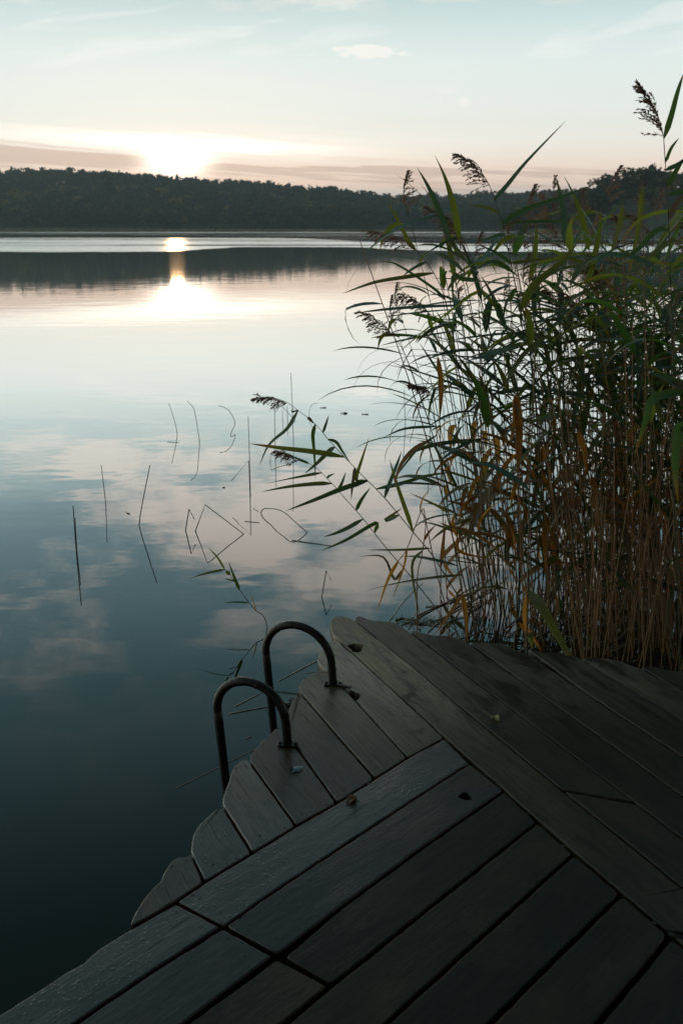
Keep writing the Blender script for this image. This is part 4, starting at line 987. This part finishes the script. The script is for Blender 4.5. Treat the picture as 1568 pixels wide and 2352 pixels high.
# ------------------------------------------------------------------ rushes standing in the open water
def rush(label, pts, r=.0032, name='rush', mat=None):
    """pts: 3D points, first at the waterline"""
    o0 = Vector((pts[0].x, pts[0].y, 0)); Q = [Vector((0, 0, -.25))]+[p-o0 for p in pts]
    S = smooth_path(Q, 6) if len(Q) > 2 and name != 'kinked_rush' else Q
    V, Fc = tube(S, r*1.3, r*.9, 6); o = mesh(name, V, Fc, mat or M_rush); o.location = o0; return tag(o, label, 'rush')
def rs_(label, contact, tops, r=.0032, kink=False):
    """tops: list of (top pixel, mirror pixel) or (pixel, None)"""
    c = wat(*S3(*contact)); P = [c]
    for a, b in tops: P.append(both(S3(*a), S3(*b)) if b else at(*S3(*a), P[-1].y))
    return rush(label, P, r, 'kinked_rush' if kink else 'rush')
rs_('thick straight dark rush farthest left, leaning slightly left', (170, 872), [((155, 657), (195, 1135))], .0036)
rs_('shorter dark rush pressed against the thick one farthest left', (173, 873), [((166, 712), (189, 1032))], .0028)
rs_('thin straight rush second from the left', (310, 640), [((290, 460), (316, 832))], .003)
rs_('straight rush leaning right, third from the left', (470, 748), [((521, 463), (555, 1027))], .0036)
rs_('short dark rush leaning right beside the big bent one', (692, 773), [((709, 673), (719, 885)), ((735, 722), (740, 842))], .0038, True)
rs_('big rush bent into a wide angle whose tip touches the water', (739, 778), [((786, 651), (797, 930)), ((984, 802), None)], .0036, True)
rs_('curved rush arching low and dipping its tip in the water', (1052, 690), [((1110, 670), (1092, 750)), ((1170, 685), (1150, 805)), ((1245, 738), (1200, 826)), ((1334, 838), None)], .0032)
rs_('rush folded sharply down to the left under the tall straight one', (1001, 620), [((994, 440), (1005, 797)), ((910, 538), (917, 712))], .0034, True)
rs_('tall thin straight rush above the folded one', (998, 428), [((994, 228), (1000, 620))], .003)
rs_('tall pale rush with its tip curled over to the left', (759, 350), [((750, 290), None), ((732, 195), None), ((700, 155), None)], .003)
rs_('thin rush leaning left at the far left of the back group', (652, 310), [((636, 240), None), ((612, 165), None)], .003)
rs_('rush curved like a bow at the top of the back group', (908, 320), [((930, 262), (928, 318)), ((905, 208), None), ((875, 184), None), ((848, 178), None)], .003)
rs_('straight rush left of the triangle shaped one', (1121, 388), [((1118, 195), (1125, 565))], .003)
rs_('tallest thin rush rising behind the leaning plume', (1208, 345), [((1197, 20), (1205, 690))], .003)
rs_('rush bent twice into a triangle behind the leaning plume', (1156, 245), [((1155, 182), None), ((1253, 268), (1215, 235)), ((1155, 312), None)], .003, True)
rs_('rush bent into a low wedge below the leaning plume', (1097, 448), [((1098, 410), (1100, 485)), ((1190, 440), None)], .003, True)
rs_('thin rush just left of the leaning plume stem', (1180, 250), [((1178, 180), None)], .003)
rs_('small hooked rush standing beyond the tip of the deck', (1343, 1094), [((1368, 967), (1362, 1180)), ((1391, 1012), (1385, 1130))], .0026, True)
rs_('thin arched rush right of the hooked cluster', (1283, 225), [((1285, 195), None), ((1300, 170), None), ((1325, 165), None)], .002)
for k, (x, y0, y1) in enumerate([(930, 985, 895), (1118*0+948+40, 1050, 960), (1020, 1010, 930)]):
    c = wat(x, y0); rush(['faint straight rush in the gap left of the reed bed', 'second faint rush between the leaning reeds and the bed', 'faint rush seen behind the left rim of the reed bed'][k], [c, at(x-2, y1, c.y)], .003)
# a twig lying on the deck beside the far handrail
def twig():
    c = wat(733, 1551, ZD); V, Fc = tube(smooth_path([Vector((-.05, .0, .004)), Vector((0, .01, .006)), Vector((.06, -.01, .003))], 4), .0014, .0008, 5)
    tube([Vector((0, .01, .006)), Vector((.015, .07, .008))], .001, .0006, 4, V, Fc); tube([Vector((.02, .006, .005)), Vector((.05, .045, .012))], .0009, .0006, 4, V, Fc)
    o = mesh('twig', V, Fc, M_dstem); o.location = (c.x, c.y, ZD+.002); tag(o, 'small forked dry twig lying on the board left of the far handrail foot', 'twig')
twig()
# ------------------------------------------------------------------ things floating on the lake
def floater(label, a, b, r=.003, mat=None, z=.001, cat='reed stem', group=None, name='floating_reed_stem', mid=0.):
    A_, B_ = wat(*a), wat(*b); A_.z = B_.z = z; m_ = (A_+B_)/2; d = (B_-A_); nrm = Vector((-d.y, d.x, 0)).normalized()
    P = [A_-m_, nrm*mid, B_-m_]; V, Fc = tube(smooth_path(P, 4), r, r*.7, 6); o = mesh(name, V, Fc, mat or M_float); o.location = m_
    return tag(o, label, cat, group)
floater('pale floating reed stem catching the light behind the far handrail', (727, 1519), (640, 1565), .0035)
floater('pale floating reed stem lying between the two handrails', (527, 1640), (720, 1605), .0035)
floater('dull floating stem crossing behind the near handrail', (541, 1623), (612, 1586), .003)
floater('thin floating stem left of the near handrail leg', (404, 1812), (600, 1715), .0016)
floater('tiny bit of stem floating between the handrails', (566, 1697), (577, 1693), .003)
floater('short stem floating in the back group of rushes', S3(607, 351), S3(660, 355), .003, M_rush)
floater('stem floating where the curved rush dips in', S3(1200, 822), S3(1345, 842), .004, M_rush)
floater('pale stem floating beside the dipping curved rush', S3(1225, 828), S3(1400, 850), .003)
floater('small stem floating between the folded rush and the curved one', S3(975, 731), S3(1045, 738), .003)
floater('stub floating next to the top of the curved rush', S3(1015, 670), S3(1040, 684), .003)
lit = [((508, 838), (780, 525)), ((700, 840), (1260, 520)), ((800, 725), (1000, 660)), ((730, 800), (1290, 560)), ((860, 850), (1330, 560)), ((820, 935), (1340, 600)), ((900, 860), (1350, 480)),
       ((760, 915), (820, 860)), ((665, 905), (720, 770)), ((610, 875), (632, 810)), ((555, 833), (690, 838)), ((640, 850), (900, 880)), ((980, 940), (1100, 850)), ((1000, 790), (1380, 540)),
       ((1000, 700), (1230, 610)), ((1040, 830), (1300, 680)), ((1225, 440), (1290, 360)), ((1310, 700), (1480, 470)), ((940, 900), (1160, 800)), ((1150, 780), (1400, 620)), ((980, 335), (1440, 380)), ((1090, 985), (1300, 900))]
for k, (a, b) in enumerate(lit):
    floater('one of the pale dead stems strewn on the water behind the deck corner', K(*a), K(*b), rr.uniform(.003, .0045), M_float, group='dead stems strewn on the water', mid=rr.normal()*.02, z=.001+.0015*(k % 4))
for k in range(34):   # more strewn stems inside the bed
    px, py = rr.uniform(1150, 1480), rr.uniform(1330, 1500); a = rr.uniform(-.9, -.1); L = rr.uniform(40, 130)
    floater('one of the pale dead stems strewn on the water behind the deck corner', (px, py), (px+L*math.cos(a), py+L*math.sin(a)), rr.uniform(.0025, .004), M_float, group='dead stems strewn on the water', mid=rr.normal()*.02, z=.001+.0015*(k % 5))
def duckweed():
    rs = np.random.default_rng(6); V, Fc = [], []
    for _ in range(420):
        p = wat(*K(rs.uniform(560, 1060), 850+rs.normal()*22)); s = rs.uniform(.003, .011); a = rs.uniform(0, 3.14); b = len(V)
        u = Vector((math.cos(a), math.sin(a), 0)); v = Vector((-u.y, u.x, 0))
        p.z = .003; V += [p-u*s, p-v*s*.4, p+u*s+Vector((0, 0, .004)), p+v*s*.4]; Fc.append((b, b+1, b+2, b+3))
    tag(mesh('floating_weed', V, Fc, M_leafy), 'strip of green bits of plant floating at the deck corner', 'water weed', kind='stuff')
duckweed()
def leaf_flat(label, p, L, W, ang, mats, curl=.25, stalk=.6, cat='leaf', name='fallen_leaf', z=.0):
    V, Fc = [], []; n = 9; m = 6
    for i in range(n+1):
        s = i/n; w = W*math.sin(math.pi*min(1, s*.93+.035))**.75*(1-.35*s)
        for j in range(-m//2, m//2+1):
            t = j/(m/2); V.append((s*L-L/2, t*w/2*(1+.06*math.sin(9*s)), abs(t)**1.5*w*curl+.10*L*(s-.4)**2+.004*math.sin(7*s+3*t)))
    for i in range(n):
        for j in range(m): a = i*(m+1)+j; Fc.append((a, a+1, a+m+2, a+m+1))
    o = mesh(name, V, Fc, mats); o.location = (p.x, p.y, p.z+z+.002); o.rotation_euler = (.05, 0, ang); tag(o, label, cat)
    if stalk:
        V, Fc = tube(smooth_path([Vector((-L/2+.002, 0, .004)), Vector((-L*.5-L*stalk*.5, .006, .006)), Vector((-L*.5-L*stalk, .004, .012))], 4), .0009, .0006, 5)
        mesh('stalk', V, Fc, mats, o)
    return o
M_lyel = plain_mat('yellow fallen leaf', (.17, .16, .05), (.32, .30, .13), 60., .5, tf=.3)
M_lbrn = plain_mat('brown fallen leaf', (.10, .055, .03), (.22, .13, .08), 60., .45, tf=.2)
leaf_flat('yellow green fallen leaf with a long curled stalk on the right hand boards', wat(1136, 1653, ZD), .034, .028, R(-45), M_lyel, .5, 1.1)
leaf_flat('curled brown fallen leaf on the board below the ladder', wat(807, 1841, ZD), .038, .026, R(40), M_lbrn, .6, .45)
leaf_flat('dead leaf floating farthest left of the three dark ones', wat(742, 937), .07, .03, .1, M_rush, .1, 0, z=0)
leaf_flat('dead leaf floating in the middle of the three dark ones', wat(790, 950), .08, .05, -.1, M_rush, .2, 0)
leaf_flat('dead leaf floating farthest right of the three dark ones', wat(838, 952), .08, .02, -.2, M_rush, .1, 0)
leaf_flat('tiny dark leaf floating amid the cloud reflection', wat(514, 1120), .02, .014, .2, M_rush, .1, 0)
leaf_flat('pale feather like leaf floating left of the middle rushes', wat(294, 1179), .07, .012, -.9, M_float, .1, 0)
def puddle():
    m, t, out = material('rain water'); principled(t, out, Base_Color=(.03, .035, .04), Roughness=.04, IOR=1.33, Coat_Weight=1., Coat_Roughness=.02)
    c = wat(680, 1768, ZD); V = [Vector((0, 0, .0012))]; Fc = []; n = 22
    for r, z in ((.55, .001), (1., .0)):
        for k in range(n):
            a = 2*math.pi*k/n; q = r*(.016+.004*math.sin(2*a+1)+.003*math.sin(5*a)); V.append(Vector((math.cos(a)*q, math.sin(a)*q*1.3, z)))
    for k in range(n): Fc += [(0, 1+k, 1+(k+1) % n), (1+k, 1+n+k, 1+n+(k+1) % n, 1+(k+1) % n)]
    o = mesh('puddle', V, Fc, m); o.location = (c.x, c.y, ZD+.003); tag(o, 'small puddle shining on the board behind the near handrail', 'puddle')
puddle()
# ------------------------------------------------------------------ unseen bank behind the deck, its trees added to shade the boards
def bank():
    V, Q = [], []; xs = np.linspace(-60, 60, 61); ys = np.linspace(-70, 0, 36)
    for y in ys:
        for x in xs:
            shore = -4.2+.5*math.sin(x*.4)+max(0, x-2.2)*.55; V.append((x, y, min(1.6, (shore-y)*.30)-.25+.05*math.sin(x*2.1+y)))
    n = len(xs)
    for j in range(len(ys)-1):
        for i in range(n-1): Q.append((j*n+i, j*n+i+1, (j+1)*n+i+1, (j+1)*n+i))
    o = mesh('bank', V, Q, M_bank); o['kind'] = 'structure'
bank()
for k, (x, y, h, w) in enumerate([(3.6, -2.6, 11, .9), (7.2, -.6, 12, .9), (.2, -6.5, 13, 1.0), (-5.5, -9.5, 14, 1.), (9.5, 3.2, 9, 1.)]):
    make_tree('round', M_forest, ['unseen tree added for shade nearest the deck on the right', 'unseen tree added for shade at the right end of the reed bed', 'tall unseen tree added for shade straight behind the deck', 'unseen tree added for shade behind and left of the deck', 'low unseen tree added for shade behind the reed bed'][k],
              'tree', (x, y, .3), h, w, 'shade_tree', 70+k, 2600)
# ------------------------------------------------------------------ thin morning haze
def haze():
    V, Fc = [], []; box(0, 800, 42, 2600, 2600, 92, 0, V, Fc)
    m, t, out = material('haze'); p = t.new('ShaderNodeVolumePrincipled'); p.inputs['Color'].default_value = (.76, .85, .87, 1)
    p.inputs['Density'].default_value = .00021; p.inputs['Anisotropy'].default_value = .45
    t.l.new(p.outputs[0], out.inputs['Volume'])
    o = mesh('haze', V, Fc, m, smooth=False); tag(o, 'thin bluish morning haze over the lake and the far hills', 'haze', kind='stuff')
haze()
